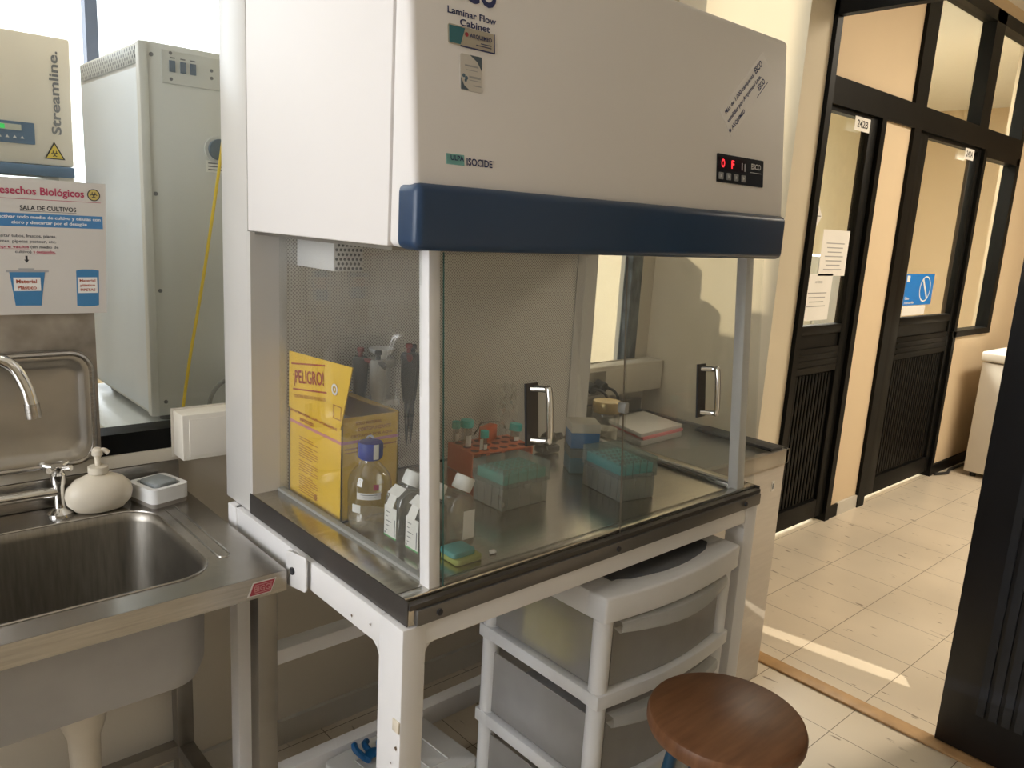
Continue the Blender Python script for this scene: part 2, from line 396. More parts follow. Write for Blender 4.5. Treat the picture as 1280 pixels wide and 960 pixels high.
struct('wall_front', MB().box(-2.7, 9, -3.45, -3.35, 0, H), PAINTLAB)
struct('baseboard_back', MB().box(-2.65, XW, YB - .014, YB, 0, .075), BASEB)
struct('trim_1', MB().box(1.80, 1.862, -1.3, .44, 0, .009, .003), WOODT)
# lab doorway frame (black)
wd = sthing('trim_2', (1.95, .44, 0))
obj('jamb', MB().box(1.921, 1.957, .425, .475, 0, 2.42), BLACK, wd)
obj('header', MB().box(1.921, 1.957, -1.4, .475, 2.245, 2.44), BLACK, wd)
# back window: frame, right jamb, mullion, pane
w1 = sthing('window_1', (.3, YB, .985))
fb = MB(); fb.box(-1.1, 1.69, YB - .012, YB + .06, .941, .990); fb.box(-1.1, 1.69, YB - .004, YB + .06, 2.73, 2.78)
fb.box(1.675, 1.69, YB - .004, YB + .05, .990, 2.73); fb.box(-1.1, -1.05, YB - .01, YB + .06, .992, 2.73)
obj('frame', fb, BLACK, w1)
obj('jamb', MB().box(1.630, 1.689, YB - .008, YB + .03, .990, 2.73), pm('speckled_slate_jamb', (.20, .23, .25), .4, nscale=26, col2=(.022, .032, .042), stretch=(1, 1, .5)), w1)  # pale specks scattered by noise over dark slate
obj('pane', MB().box(-1.05, 1.630, YB + .02, YB + .026, .990, 2.73), WGLASS, w1)
obj('sill', MB().box(-1.1, 1.69, YB - .022, YB - .0005, .912, .941), PAINTLAB, w1)

# black sliding door on the doorway line
d3 = sthing('door_3', (1.86, -.8, 0))
obj('leaf', MB().box(1.842, 1.895, -1.33, -.249, .012, 2.41, .004), NAVYD, d3)
g = MB()
for k in range(26): g.box(1.838, 1.843, -1.22 + k * .034, -1.22 + k * .034 + .022, .15, .95)
obj('ribbed_panel', g, NAVYD, d3)

# ------------------------------------------------------------------ corridor wall with doors 242B and 242A
wc = MB()
wc.box(3.46, 3.80, YC, YC + .1, 0, 2.14); wc.box(XW2, 3.78, YC, YC + .1, 2.25, H); wc.box(XW2, 2.25, YC, YC + .1, 0, 2.14)
wc.box(4.90, 9, YC, YC + .1, 0, .963); wc.box(5.56, 9, YC, YC + .1, .963, H); wc.box(3.78, 5.56, YC, YC + .1, 2.92, H)
struct('wall_corridor', wc, PAINTCOR)
struct('baseboard_corridor', MB().box(4.90, 5.6, YC - .014, YC, 0, .07).box(3.46, 3.56, YC - .014, YC, 0, .07), BLACK)
struct('baseboard_pillar', MB().box(3.56, 3.80, YC - .014, YC, 0, .075), BASEB)
struct('wall_end', MB().box(8.9, 9, -3.4, 3.6, 0, H), PAINTCOR)
struct('wall_rooms', MB().box(XW2 - .01, 9, 3.4, 3.5, 0, H), ROOMW)
struct('wall_divider', MB().box(XW2 - .07, XW2 + .02, YB + .1, 3.6, 0, 4.6), PAINTSUN)
tr = sthing('trim_3', (3.7, YC, 2.14))
t = MB(); t.box(XW2, 5.56, YC - .02, YC + .06, 2.135, 2.255)
t.box(3.76, 3.91, YC - .02, YC + .06, 2.255, 2.92); t.box(4.715, 4.865, YC - .02, YC + .06, 2.255, 2.92); t.box(5.50, 5.56, YC - .02, YC + .06, 2.255, 2.92)
t.box(3.76, 5.56, YC - .02, YC + .06, 2.85, 2.92)
obj('frame', t, BLACK, tr)
obj('pane', MB().box(3.91, 4.715, YC + .02, YC + .026, 2.255, 2.85), WGLASS, tr)
obj('pane', MB().box(4.865, 5.50, YC + .02, YC + .026, 2.255, 2.85), WGLASS, tr)
w2 = sthing('window_2', (5.2, YC, .963))
t = MB(); t.box(4.86, 5.56, YC - .02, YC + .06, .95, .99); t.box(5.495, 5.56, YC - .02, YC + .06, .99, 2.135); t.box(4.90, 5.56, YC - .02, YC + .06, 2.09, 2.135)
obj('frame', t, BLACK, w2)
obj('pane', MB().box(4.90, 5.495, YC + .02, YC + .026, .99, 2.09), WGLASS, w2)
def door(name, fx0, fx1, lx0, lx1, gx0, gx1, hang):
    d = sthing(name, ((fx0 + fx1) / 2, YC, 0))
    f = MB(); f.box(fx0, lx0, YC - .02, YC + .08, 0, 2.135); f.box(lx1, fx1, YC - .02, YC + .08, 0, 2.135)
    obj('frame', f, BLACK, d)
    y0 = YC + .0; y1 = YC + .045; l = MB()
    l.box(lx0, gx0, y0, y1, .036, 2.135, .004); l.box(gx1, lx1, y0, y1, .036, 2.135, .004)
    l.box(gx0, gx1, y0, y1, 2.112, 2.135); l.box(gx0, gx1, y0, y1, 1.06, 1.105, .004); l.box(gx0, gx1, y0, y1, .036, .14, .004); l.box(gx0, gx1, y0 + .012, y1, .99, 1.06)
    l.box(gx0, gx1, y0, y1, .86, .99, .004)
    leaf = obj('leaf', l, BLACK, d)
    p = MB(); p.box(gx0, gx1, y0 + .018, y1 - .005, .14, .86); n = int((gx1 - gx0) / .034)
    for k in range(n): p.box(gx0 + .006 + k * .034, gx0 + .028 + k * .034, y0 + .012, y0 + .02, .15, .85, .003)
    obj('ribbed_panel', p, BLACKD, leaf)
    obj('pane', MB().box(gx0, gx1, y0 + .018, y0 + .024, 1.105, 2.112), WGLASS, leaf)
    v = MB()
    for k in range(3): v.box(gx0 + .01, gx1 - .01, y0 - .005, y0 + .004, .885 + k * .033, .897 + k * .033, .002)
    obj('louvre', v, BLACK, leaf)
    return d
door('door_1', 2.25, 3.46, 2.31, 3.41, 2.56, 3.325, 0)
door('door_2', 3.80, 4.92, 3.885, 4.875, 4.045, 4.82, 0)
# room seen through the glass
struct('trim_4', MB().box(4.95, 5.35, 2.3, 2.7, 0, H), PILLAR)
pc = thing('storage_cabinet', 'pale grey cabinet standing behind the glass of the door numbered 242A', 'cabinet', (4.6, 1.9, 0))
obj('body', MB().box(-.3, .3, -.3, .3, .05, 1.42, .01).box(-.27, .27, -.27, .27, 0, .05), pm('pale_cabinet', (.55, .56, .53), .5), pc, True)
for sx in (-1, 1):
    dd = obj('door', MB().box(sx * .15 - .142, sx * .15 + .142, -.32, -.301, .08, 1.39, .004), MATS['pale_cabinet'], pc, True)
    obj('handle', MB().box(sx * .03 - .008, sx * .03 + .008, -.337, -.32, .8, .92, .003), STEEL, dd, True)

# papers and plates on the doors
def paper(name, x0, x1, z0, z1, label, cat, lines, m=PAPERW, head=None, tilt=0, y=None):
    y = YC - .001 if y is None else y
    o = thing(name, label, cat, ((x0 + x1) / 2, y, z0)); fr = Fr((x0, y, z0), (1, 0, 0), (0, 0, 1)); w = x1 - x0; h = z1 - z0
    obj('sheet', MB().drect(fr, 0, w, 0, h, .0012, 0), m, o)
    return o, fr, w, h
GX = YC + .0165
def glassnote(name, x0, x1, z0, z1, label, heading, nlines, ly):
    o, fr, w, h = paper(name, x0, x1, z0, z1, label, 'notice', 0, y=GX)
    q = MB()
    if heading: q.text(fr, heading, w * .36, w * .64, h * .80, h * .05, .0016)
    for k in range(nlines):
        e = .16 + .04 * ((k * 7) % 3); q.drect(fr, w * e, w * (1 - e), h * (ly - k * .095), h * (ly - k * .095) + h * .022, .0003, .0014)
    obj('printed_lines', q, INKL, o); return o
glassnote('paper_notice', 3.03, 3.305, 1.35, 1.575, 'white printed notice on the glass of door 242B, upper of its two sheets', None, 7, .70)
glassnote('paper_notice', 2.91, 3.185, 1.13, 1.36, 'white printed notice headed AVISO low on the glass of door 242B', 'AVISO', 4, .58)
o = thing('diamond_sticker', 'small white diamond hazard sticker on the glass of door 242B', 'sticker', (2.94, GX, 1.57))
fr = Fr((2.94, GX, 1.634), (1, 0, 0), (0, 0, 1))
obj('sheet', MB().decal(fr, [(0, -.062), (.054, 0), (0, .062), (-.054, 0)], .001, 0), PAPERW, o)
q = MB(); q.drect(fr, -.04, .04, -.002, .002, .0003, .0012); q.drect(fr, -.011, .011, .022, .036, .0003, .0012); q.drect(fr, -.004, .004, .012, .022, .0003, .0012); q.drect(fr, -.005, .005, -.04, -.022, .0003, .0012)
obj('printed_marks', q, INKG, o)
for nm, x0, x1, s_, yy in (('242B', 3.155, 3.315, '242B', YC - .002), ('242A', 4.60, 4.745, '242A', YC - .002)):
    o = thing('room_number_plate', 'white plate reading %s at the top corner of its door' % s_, 'sign', ((x0 + x1) / 2, yy, 2.052))
    fr = Fr((x0, yy, 2.052), (1, 0, 0), (0, 0, 1)); w = x1 - x0
    obj('plate', MB().drect(fr, 0, w, 0, .064, .002, 0), PAPERW, o)
    obj('lettering', MB().text(fr, s_, w * .14, w * .86, .017, .033, .0026), INKK, o)
o = thing('mandatory_sign', 'bright blue sign with a white circle on the glass of door 242A', 'sign', (4.29, GX, 1.17))
fr = Fr((4.085, GX, 1.175), (1, 0, 0), (0, 0, 1))
obj('sheet', MB().drect(fr, 0, .41, 0, .185, .0015, 0), SIGNBL, o)
q = MB(); q.dring(fr, .29, .095, .073, .082, .0022, sy=.95); q.decal(fr, [(.238, .148), (.252, .158), (.342, .042), (.328, .032)], .0006, .0018); obj('circle_emblem', q, INKW, o); q = MB(); q.text(fr, 'Uso', .015, .075, .035, .016, .0022); obj('lettering', q, INKW, o); obj('lettering', MB().text(fr, 'mascarilla', .015, .15, .010, .014, .0022), INKW, o); obj('white_square', MB().drect(fr, .01, .05, .14, .175, .0004, .0018), INKW, o)
o, fr, w, h = paper('paper_notice', 4.09, 4.42, 1.115, 1.168, 'narrow white paper strip under the blue sign on door 242A', 'notice', 0, y=GX)
# chest freezer
fz = thing('chest_freezer', 'white chest freezer against the far corridor wall, partly behind the black door', 'freezer', (5.5, .42, 0))
obj('body', MB().box(5.13, 5.95, .13, .79, .035, .79, .008), FREEZ, fz)
obj('lid', MB().box(5.12, 5.96, .12, .80, .795, .862, .015, 3), FREEZ, fz)
for x in (5.18, 5.9):
    for y in (.18, .74): obj('foot', MB().cyl((x, y, 0), (x, y, .036), .018), RUBBER, fz)
# cable on the floor along the corridor wall
tag(obj('floor_cable', MB().tube(smooth_path([(4.93, YC - .03, .012), (5.05, YC - .07, .012), (5.15, YC - .05, .012), (5.4, YC - .06, .012)]), .009, 8), RUBBER), 'black cable lying on the floor between door 242A and the freezer', 'cable')

# ------------------------------------------------------------------ neighbour room behind the window
wn = MB(); wn.box(-2.7, XW2, 3.5, 3.6, 0, 1.0); wn.box(-2.7, XW2, 3.5, 3.6, 4.4, 4.6); wn.box(-2.7, -2.1, 3.5, 3.6, 1.0, 4.4); 
struct('wall_far', wn, PAINTSUN)
w3 = sthing('window_3', (.2, 3.5, 1.0))
t = MB(); t.box(.445, .50, 3.49, 3.56, 1.0, 4.4); t.box(-2.1, 1.85, 3.49, 3.56, 1.0, 1.05); t.box(-2.1, 1.85, 3.49, 3.56, 4.36, 4.4)
obj('frame', t, pm('window_frame_slate', (.10, .14, .24), .5), w3)
nb = thing('side_bench', 'pale worktop in the next room under the grey incubator', 'bench', (.3, 1.55, 0))
obj('worktop', MB().box(-.14, 1.6, YB + .104, 1.70, .92, .953, .004), BENCHN, nb)
obj('apron', MB().box(-.10, 1.56, YB + .15, 1.66, .80, .92), BENCHN, nb)
for x in (-.08, 1.48):
    for y in (1.15, 1.6): obj('leg', MB().box(x, x + .05, y, y + .05, 0, .80), STEELD, nb)
# incubator
inc = thing('incubator', 'tall pale grey incubator with a round knob seen through the window', 'incubator', (.25, 1.4, .953))
x0, y0, x1, y1 = -.027, 1.132, .35, 1.69
obj('body', MB().box(x0, x1, y0, y1, .972, 1.895, .006), INCW, inc)
obj('left_panel', MB().box(x0 - .006, x0 + .001, y0 + .025, y1 - .03, .985, 1.835, .002), pm('incubator_panel_daylit', (.68, .73, .79), .45, var=.02), inc)  # bluish window light on this side is put into the panel colour
obj('vent_grille', MB().box(x0 - .006, x0 + .001, y0 + .03, y1 - .03, 1.845, 1.885, .001), perf_mat('vent_holes', .02, 1.1, (.56, .58, .58), (.14, .16, .18), 'YZ', 0), inc)
obj('corner_trim', MB().box(x0 - .008, x0 + .012, y0 - .006, y0 + .02, .975, 1.892, .003), INCW, inc)
fr = Fr((x0, y0, 0), (1, 0, 0), (0, 0, 1))
cp = obj('control_plate', MB().drect(fr, .045, .35, 1.805, 1.880, .004, 0), INCW, inc)
q = MB()
for a in (.062, .088, .112): q.drect(fr, a, a + .014, 1.832, 1.858, .003, .004)
islands('switch', q, pm('switch_slate', (.12, .16, .22), .4), cp)
q = MB()
for a in (.064, .089, .113): q.drect(fr, a, a + .012, 1.863, 1.866, .0004, .0042)
for a, b in ((.066, 1.875), (.066, 1.815), (.165, 1.85), (.165, 1.832)): q.ddisc(fr, a, b, .004, .001, .004)
islands('marks', q, INKG, cp)
kn = obj('knob', MB().ddisc(fr, .178, 1.66, .034, .006, 0, 32), INCW, inc); obj('knob_cap', MB().ddisc(fr, .178, 1.66, .026, .012, .006, 32), pm('knob_slate', (.10, .14, .19), .4), kn)
q = MB(); q.drect(fr, .148, .21, 1.603, 1.632, .0006, 0)
sl = obj('sticker', q, PAPERW, inc); q = MB()
for k in range(3): q.drect(fr, .153, .20, 1.608 + k * .008, 1.611 + k * .008, .0003, .0008)
obj('printed_lines', q, INKG, sl)
q = MB()
for a, b in ((.022, 1.865), (.022, 1.54), (.025, 1.30), (.03, 1.01)): q.ddisc(fr, a, b, .005, .002, 0)
islands('screw', q, INKG, inc)
for sx in (x0 + .05, x1 - .05):
    for sy in (y0 + .05, y1 - .05): obj('foot', MB().cyl((sx, sy, .953), (sx, sy, .974), .02), INKG, inc)
tag(obj('power_cable', MB().tube(smooth_path([(.175, 1.095, 1.93), (.155, 1.1, 1.70), (.10, 1.1, 1.36), (.055, 1.1, 1.12), (.03, 1.1, .96)]), .0042, 8), YCORD), 'thin yellow cable hanging in front of the grey incubator', 'cable')
tag(obj('grey_hose', MB().tube(smooth_path([(.10, 1.10, .961), (.11, 1.10, 1.02), (.14, 1.09, 1.06), (.2, 1.09, 1.075), (.3, 1.09, 1.07), (.38, 1.09, .961)]), .006, 8), GREYP), 'dark grey hose curving behind the cream cable trunking', 'hose')
# unseen blocks added on the same bench to cast the wall's stepped shadow
for nm, xa, xb, ya, yb, zt, m_, lb in (('shadow_block_low', .85, 1.045, 1.20, 1.32, 1.46, pm('slate_block', (.10, .12, .15), .45), 'unseen slate block added for its shadow in the next room, left of two taller ones'),
        ('shadow_block', 1.06, 1.165, 1.20, 1.32, 1.555, pm('grey_block', (.42, .42, .40), .6), 'unseen grey block added for its shadow in the next room beside the slate one'),
        ('shadow_block', 1.18, 1.40, 1.20, 1.32, 1.645, pm('beige_block', (.50, .46, .38), .6), 'unseen beige block added for its shadow, nearest the sunlit side wall')):
    o = thing(nm, lb, 'shadow caster', ((xa + xb) / 2, (ya + yb) / 2, .953))
    obj('housing', MB().vbox(xa, xb, ya, yb, .966, zt, .03, 4, .012), m_, o)
    obj('front_plate', MB().box(xa + .02, xb - .02, ya - .004, ya + .002, 1.05, zt - .06, .002), m_, o)
    for sx in (xa + .03, xb - .03):
        for sy in (ya + .03, yb - .03): obj('foot', MB().cyl((sx, sy, .954), (sx, sy, .967), .012), RUBBER, o)
# streamline cabinet
st = thing('biosafety_cabinet', 'cream cabinet lettered Streamline seen through the window behind the poster', 'cabinet', (-.55, 2.05, 0))
obj('hood', MB().prism([(-1.15, 1.75, 1.607), (-.04, 1.75, 1.607), (-.035, 1.75, 1.968), (-1.15, 1.75, 1.968)], (0, .55, 0), .006), SCW, st)
obj('blue_band', MB().box(-1.15, -.04, 1.742, 2.0, 1.575, 1.606, .004), SCB, st)
obj('work_chamber', MB().box(-1.15, -1.11, 1.76, 2.3, 1.0, 1.575).box(-.08, -.04, 1.76, 2.3, 1.0, 1.575).box(-1.15, -.04, 2.26, 2.3, 1.0, 1.575).box(-1.15, -.04, 1.74, 2.3, .93, 1.0), SCW, st)
obj('sash', MB().box(-1.11, -.08, 1.765, 1.77, 1.2, 1.575), WGLASS, st)
islands('leg', MB().box(-1.12, -1.06, 1.8, 1.86, 0, .93).box(-.13, -.07, 1.8, 1.86, 0, .93).box(-1.12, -1.06, 2.2, 2.26, 0, .93).box(-.13, -.07, 2.2, 2.26, 0, .93), SCW, st)
fr = Fr((0, 1.75, 0), (1, 0, 0), (0, 0, 1))
cp = obj('control_panel', MB().drect(fr, -.42, -.139, 1.662, 1.722, .003, 0, .003), SCB, st)
obj('display', MB().drect(fr, -.40, -.172, 1.698, 1.714, .001, .003), pm('display_pale', (.55, .57, .5), .4), cp)
obj('lit_segment', MB().drect(fr, -.225, -.213, 1.700, 1.712, .001, .004), pm('green_led', (.02, .35, .08), .4, emit=(.05, .8, .15), estr=.5), cp)
q = MB()
for k in range(5): a = -.25 + k * .0185; q.decal(fr, [(a, 1.676), (a + .010, 1.676), (a + .005, 1.684)], .0006, .003)
islands('button', q, INKW, cp)
# vertical lettering, reading upwards
frv = Fr((-.070, 1.75, 1.697), (0, 0, 1), (-1, 0, 0)); frv.n = Vector((0, -1, 0))
obj('lettering', MB().text(frv, 'Streamline.', 0, .232, 0, .024, .001), pm('slate_letters', (.22, .23, .25), .5), st)
bt = obj('biohazard_sticker', MB().decal(fr, [(-.117, 1.626), (-.063, 1.626), (-.090, 1.676)], .001, 0), INKK, st)
obj('yellow_face', MB().decal(fr, [(-.1115, 1.629), (-.0685, 1.629), (-.090, 1.669)], .0006, .001), BIOY, bt)
q = MB()
for a in (90, 210, 330): q.dring(fr, -.090 + .0055 * math.cos(R(a)), 1.642 + .0055 * math.sin(R(a)), .0035, .0058, .002, 16, a + 50, a + 310)
obj('trefoil', q, INKK, bt)

# ------------------------------------------------------------------ laminar flow cabinet
LC = thing('laminar_flow_cabinet', 'large white laminar flow cabinet with navy bumper and glass front on a white stand', 'cabinet', (.5175, .36, ZB))
def gy(z): return .012 + .1 * (z - .91)           # front glass plane
def hy(z): return .02 + .1 * (z - 1.56)          # hood front plane
HB = 1.474; HT = 1.952; WX = 1.035
obj('hood', MB().prism([(0, .088, HB), (0, .088, HT), (0, .60, HT), (0, .60, HB)], (WX, 0, 0), .004), SIDEW, LC)
obj('front_cover', MB().prism([(0, hy(HB), HB), (0, hy(HT), HT), (0, .0865, HT), (0, .0865, HB)], (WX - .012, 0, 0), .011, 3), SIDEW, LC)
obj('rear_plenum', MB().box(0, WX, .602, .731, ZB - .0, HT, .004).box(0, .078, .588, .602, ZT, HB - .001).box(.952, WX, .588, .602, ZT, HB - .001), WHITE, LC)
obj('bumper', MB().box(-.005, WX - .018, .004, .062, 1.472, 1.569, .014, 4), BLUE, LC)
obj('under_hood', MB().box(.01, 1.025, .09, .60, HB - .006, HB - .0005), STEELD, LC)
obj('perforated_back', MB().box(.078, .952, .590, .600, ZS + .002, HB - .008), MESHP, LC)
# bench
b = MB(); b.box(0, WX, .0, .60, ZB, .912, .002); b.box(0, .072, .03, .60, .912, ZT, .0015); b.box(.985, WX, .03, .60, .912, ZT, .0015); b.box(.0, WX, .012, .035, .912, ZT, .0015)
b.box(.072, .985, .035, .60, .912, ZS - .0005)
bench = obj('bench_top', b, STEELX, LC)
islands('edge_reflection', MB().box(-.002, .0, .0, .598, ZB + .001, ZT - .0005).box(WX, WX + .002, .0, .598, ZB + .001, ZT - .0005), BANDD, bench)  # dark reflection on the bench sides, put into the strip colour
ch = obj('front_channel', MB().box(.012, WX - .003, -.009, .001, ZB + .001, .905, .002), CHAN, bench)
obj('channel_gap', MB().box(.0, WX, -.004, .0095, .9055, .914), BANDD, bench)
q = MB()
for x in (.055, .50, .965):
    q.cyl((x, -.009, .891), (x, -.012, .891), .0055, 14)
islands('bolt', q, INKK, ch)
# groove outline of the work tray
q = MB(); pts = []
for cx, cy, t0 in ((.955, .075, -90), (.955, .55, 0), (.11, .55, 90), (.11, .075, 180)):
    for k in range(6):
        tt = R(t0 + k * 18); pts.append((cx + .028 * math.cos(tt), cy + .028 * math.sin(tt)))
pts.append(pts[0])
vs = []; fs = []
for i, (a, c) in enumerate(pts):
    d = Vector((a - .53, c - .31)).normalized() * .0013
    vs += [(a - d.x, c - d.y, ZS + .0004), (a + d.x, c + d.y, ZS + .0004)]
for i in range(len(pts) - 1): fs.append((2 * i, 2 * i + 1, 2 * i + 3, 2 * i + 2))
obj('tray_groove', q.raw(vs, fs), BANDD, bench)
# side glass
def sideglass(x):
    g = MB(); g.prism([(x, .035, ZT), (x, gy(HB - .004) + .022, HB - .004), (x, .585, HB - .004), (x, .585, ZT)], (.005, 0, 0)); return g
obj('side_glass', sideglass(.060), GLASS, LC); obj('side_glass', sideglass(.982), GLASS, LC)
q = MB(); q.box(.056, .070, .035, .586, ZT, ZT + .006); obj('glass_bead', q, GREYP, LC)
q = MB(); q.box(.978, .992, .035, .586, ZT, ZT + .006); obj('glass_bead', q, GREYP, LC)
# corner posts leaning with the glass
def post(x0, x1):
    z0, z1 = .914, HB - .003
    sx = .028 * (z1 - z0)
    return MB().prism([(x0, gy(z0) + .004, z0), (x0 + sx, gy(z1) + .004, z1), (x0 + sx, gy(z1) + .031, z1), (x0, gy(z0) + .031, z0)], (x1 - x0, 0, 0), .002)
obj('corner_post', post(.051, .074), WHITE2, LC); obj('corner_post', post(.962, .992), WHITE2, LC)
# front panes with handles
def pane(x0, x1, off, el, er):
    z0, z1 = .902, HB - .006
    g = MB(); g.prism([(x0, gy(z0) + off, z0), (x0 + .016, gy(z1) + off, z1), (x0 + .016, gy(z1) + off + .004, z1), (x0, gy(z0) + off + .004, z0)], (x1 - x0, 0, 0))
    for f in g.bm.faces:
        f.normal_update()
        if f.normal.x < -.9: f.material_index = el
        elif f.normal.x > .9: f.material_index = er
    return g
pl = obj('front_pane', pane(.0775, .534, -.001, 1, 0), [GLASS, GEDGE, EDGEB], LC); pr = obj('front_pane', pane(.520, 1.016, -.0075, 2, 0), [GLASS, GEDGE, EDGEB], LC)
def handle(pa, x, z0, z1, off):
    zc = (z0 + z1) / 2; fr = Fr((x, gy(zc) + off, zc), (1, 0, 0), (0, .0995, .995)); hh = (z1 - z0) / 2
    pq = obj('handle_plate', MB().drect(fr, 0, .028, -hh, hh, .003, .0, .002), BANDD, pa)
    obj('plate_edge', MB().drect(fr, -.003, .0, -hh, hh, .0035, 0), INKK, pa)
    pts = [fr.p(.012, -hh * .82, .002), fr.p(.012, -hh * .82, .026), fr.p(.012, -hh * .70, .036), fr.p(.012, hh * .70, .036), fr.p(.012, hh * .82, .026), fr.p(.012, hh * .82, .002)]
    pts = [Vector(p) + Vector((.012, 0, 0)) * (1 if i not in (0, 5) else 0) for i, p in enumerate(pts)]
    obj('pull', MB().tube(smooth_path(pts, 6), .0062, 12), CHROME, pa)
handle(pl, .266, 1.130, 1.243, -.0015); handle(pr, .772, 1.122, 1.240, -.008)
obj('pane_clip', MB().box(.522, .536, gy(1.17) - .014, gy(1.17) + .006, 1.160, 1.182, .003), GREYP, LC)
# small box with punched end under the hood, left rear
sb = obj('lamp_box', MB().box(.100, .166, .432, .588, 1.407, HB - .007, .003), WHITE2, LC)
q = MB(); fr = Fr((.100, .4318, 1.407), (1, 0, 0), (0, 0, 1))
for r_ in range(6):
    for c_ in range(7 if r_ % 2 == 0 else 6):
        q.ddisc(fr, .006 + c_ * .009 + (0 if r_ % 2 == 0 else .0045), .006 + r_ * .009, .0030, .0004, .0002, 10)
obj('hole_pattern', q, INKK, sb)
# ---- writing on the hood
F = Fr((0, hy(1.56), 1.56), (1, 0, 0), (0, .0995, .995))
def fz_(z): return (z - 1.56) / .995
Fh = .0006
q = MB(); q.text(F, 'ESCO', .060, .160, fz_(1.8385), .034, .001)
obj('maker_logo', q, INKN, LC)
q = MB(); q.text(F, 'Laminar Flow', .0655, .1585, fz_(1.8145) - .0, .0095, .001); q.text(F, 'Cabinet', .088, .146, fz_(1.801), .0095, .001)
obj('lettering', q, INKN, LC)
s1 = obj('dealer_badge', MB().drect(F, .0655, .1545, fz_(1.772), fz_(1.8), .0012, 0, .004), STKG, LC)
obj('teal_end', MB().decal(F, [(.0675, fz_(1.774)), (.088, fz_(1.774)), (.097, fz_(1.798)), (.0675, fz_(1.798))], .0006, .0012), STKT, s1)
islands('rim', MB().drect(F, .088, .1545, fz_(1.7715), fz_(1.7730), .0018, 0).drect(F, .1535, .155, fz_(1.7715), fz_(1.8), .0018, 0), INKN, s1)
q = MB(); q.text(F, 'ARQUIMED', .1055, .149, fz_(1.787), .006, .002); q.drect(F, .127, .148, fz_(1.781), fz_(1.7822), .0004, .0014); q.drect(F, .118, .148, fz_(1.7775), fz_(1.7787), .0004, .0014)
obj('lettering', q, INKN, s1)
obj('mark', MB().ddisc(F, .100, fz_(1.790), .0032, .0006, .0012), STICKR, s1)
s2 = obj('service_sticker', MB().drect(F, .087, .1295, fz_(1.710), fz_(1.762), .001, 0, .004), PAPER, LC)
q = MB(); q.decal(F, [(.106, fz_(1.762)), (.1285, fz_(1.762)), (.1285, fz_(1.742)), (.120, fz_(1.754))], .0004, .001); q.decal(F, [(.088, fz_(1.728)), (.094, fz_(1.717)), (.104, fz_(1.711)), (.088, fz_(1.711))], .0004, .001)
islands('dark_corner', q, pm('sticker_slate', (.07, .10, .13), .5), s2)
q = MB(); q.drect(F, .096, .122, fz_(1.745), fz_(1.7475), .0003, .001); q.drect(F, .098, .120, fz_(1.7395), fz_(1.7405), .0003, .001); q.drect(F, .104, .126, fz_(1.729), fz_(1.732), .0003, .001); q.drect(F, .104, .126, fz_(1.7255), fz_(1.7265), .0003, .001); q.drect(F, .112, .127, fz_(1.718), fz_(1.7195), .0003, .001)
obj('printed_lines', q, INKL, s2)
q = MB(); q.ddisc(F, .0935, fz_(1.731), .0028, .0004, .001); q.ddisc(F, .0985, fz_(1.728), .0028, .0004, .001); q.ddisc(F, .097, fz_(1.7245), .0022, .0004, .001)
obj('mark', q, pm('mark_slate', (.08, .14, .2), .5), s2)
s3 = obj('ulpa_badge', MB().drect(F, .0585, .092, fz_(1.6), fz_(1.6155), .0008, 0), ULPA, LC)
obj('lettering', MB().text(F, 'ULPA', .066, .0908, fz_(1.6065), .0072, .0014), INKN, s3)
obj('isocide_lettering', MB().text(F, 'ISOCIDE', .0965, .1475, fz_(1.6015), .0105, .001).text(F, 'TM', .1485, .1515, fz_(1.610), .0018, .001), INKN, LC)
# tilted clear sticker
c0 = Vector((.779, fz_(1.768) - 0)); uu = Vector((.917 - .779, (1.894 - 1.768) / .995)).normalized()
FT = Fr(F.p(.779, fz_(1.768), 0), F.u * uu.x + F.v * uu.y, F.v * uu.x - F.u * uu.y)
s4 = obj('clear_sticker', MB().drect(FT, -.012, .20, -.052, .012, .0005, 0), pm('sticker_film', (.80, .765, .74), .5, spec=.3, var=.01), LC)
q = MB(); q.text(FT, 'Más de 1.000 campanas', .0, .136, -.006, .0085, .001); q.text(FT, 'ESCO', .145, .180, -.007, .0125, .001)
q.text(FT, 'vendidas por Arquimed Ltda.', -.004, .160, -.024, .0085, .001); q.text(FT, 'ARQUIMED', .0, .062, -.043, .0085, .001); q.text(FT, 'ESCO', .134, .166, -.041, .0115, .001); q.drect(FT, .12, .175, -.0475, -.046, .0003, .0006); q.ddisc(FT, -.008, -.039, .004, .0004, .0006)
obj('lettering', q, INKN, s4)
# control panel
cpn = obj('control_panel', MB().drect(F, .754, .931, fz_(1.627), fz_(1.684), .002, 0, .002), PANELK, LC)
FP = Fr(F.p(.754, fz_(1.627), .002), F.u, F.v)
obj('display_window', MB().drect(FP, .004, .108, .026, .052, .0004, 0), pm('display_dark', (.02, .008, .012), .2), cpn)
q = MB(); q.text(FP, 'O', .014, .026, .031, .016, .001); q.text(FP, 'F', .051, .061, .031, .016, .001)
obj('lit_digits', q, LED, cpn)
q = MB()
for k in range(4): q.drect(FP, .006 + k * .028, .022 + k * .028, .006, .020, .0012, 0, .0015)
islands('button', q, BTN, cpn)
q = MB(); q.text(FP, 'ESCO', .127, .165, .036, .011, .0008); q.drect(FP, .124, .168, .028, .0292, .0004, 0); q.drect(FP, .090, .093, .030, .045, .0004, .0004); q.drect(FP, .101, .104, .028, .044, .0004, .0004)
for k in range(4): q.decal(FP, [(.011 + k * .028, .009), (.017 + k * .028, .013), (.011 + k * .028, .017)], .0003, .0013)
obj('lettering', q, pm('panel_print', (.5, .5, .5), .5), cpn)

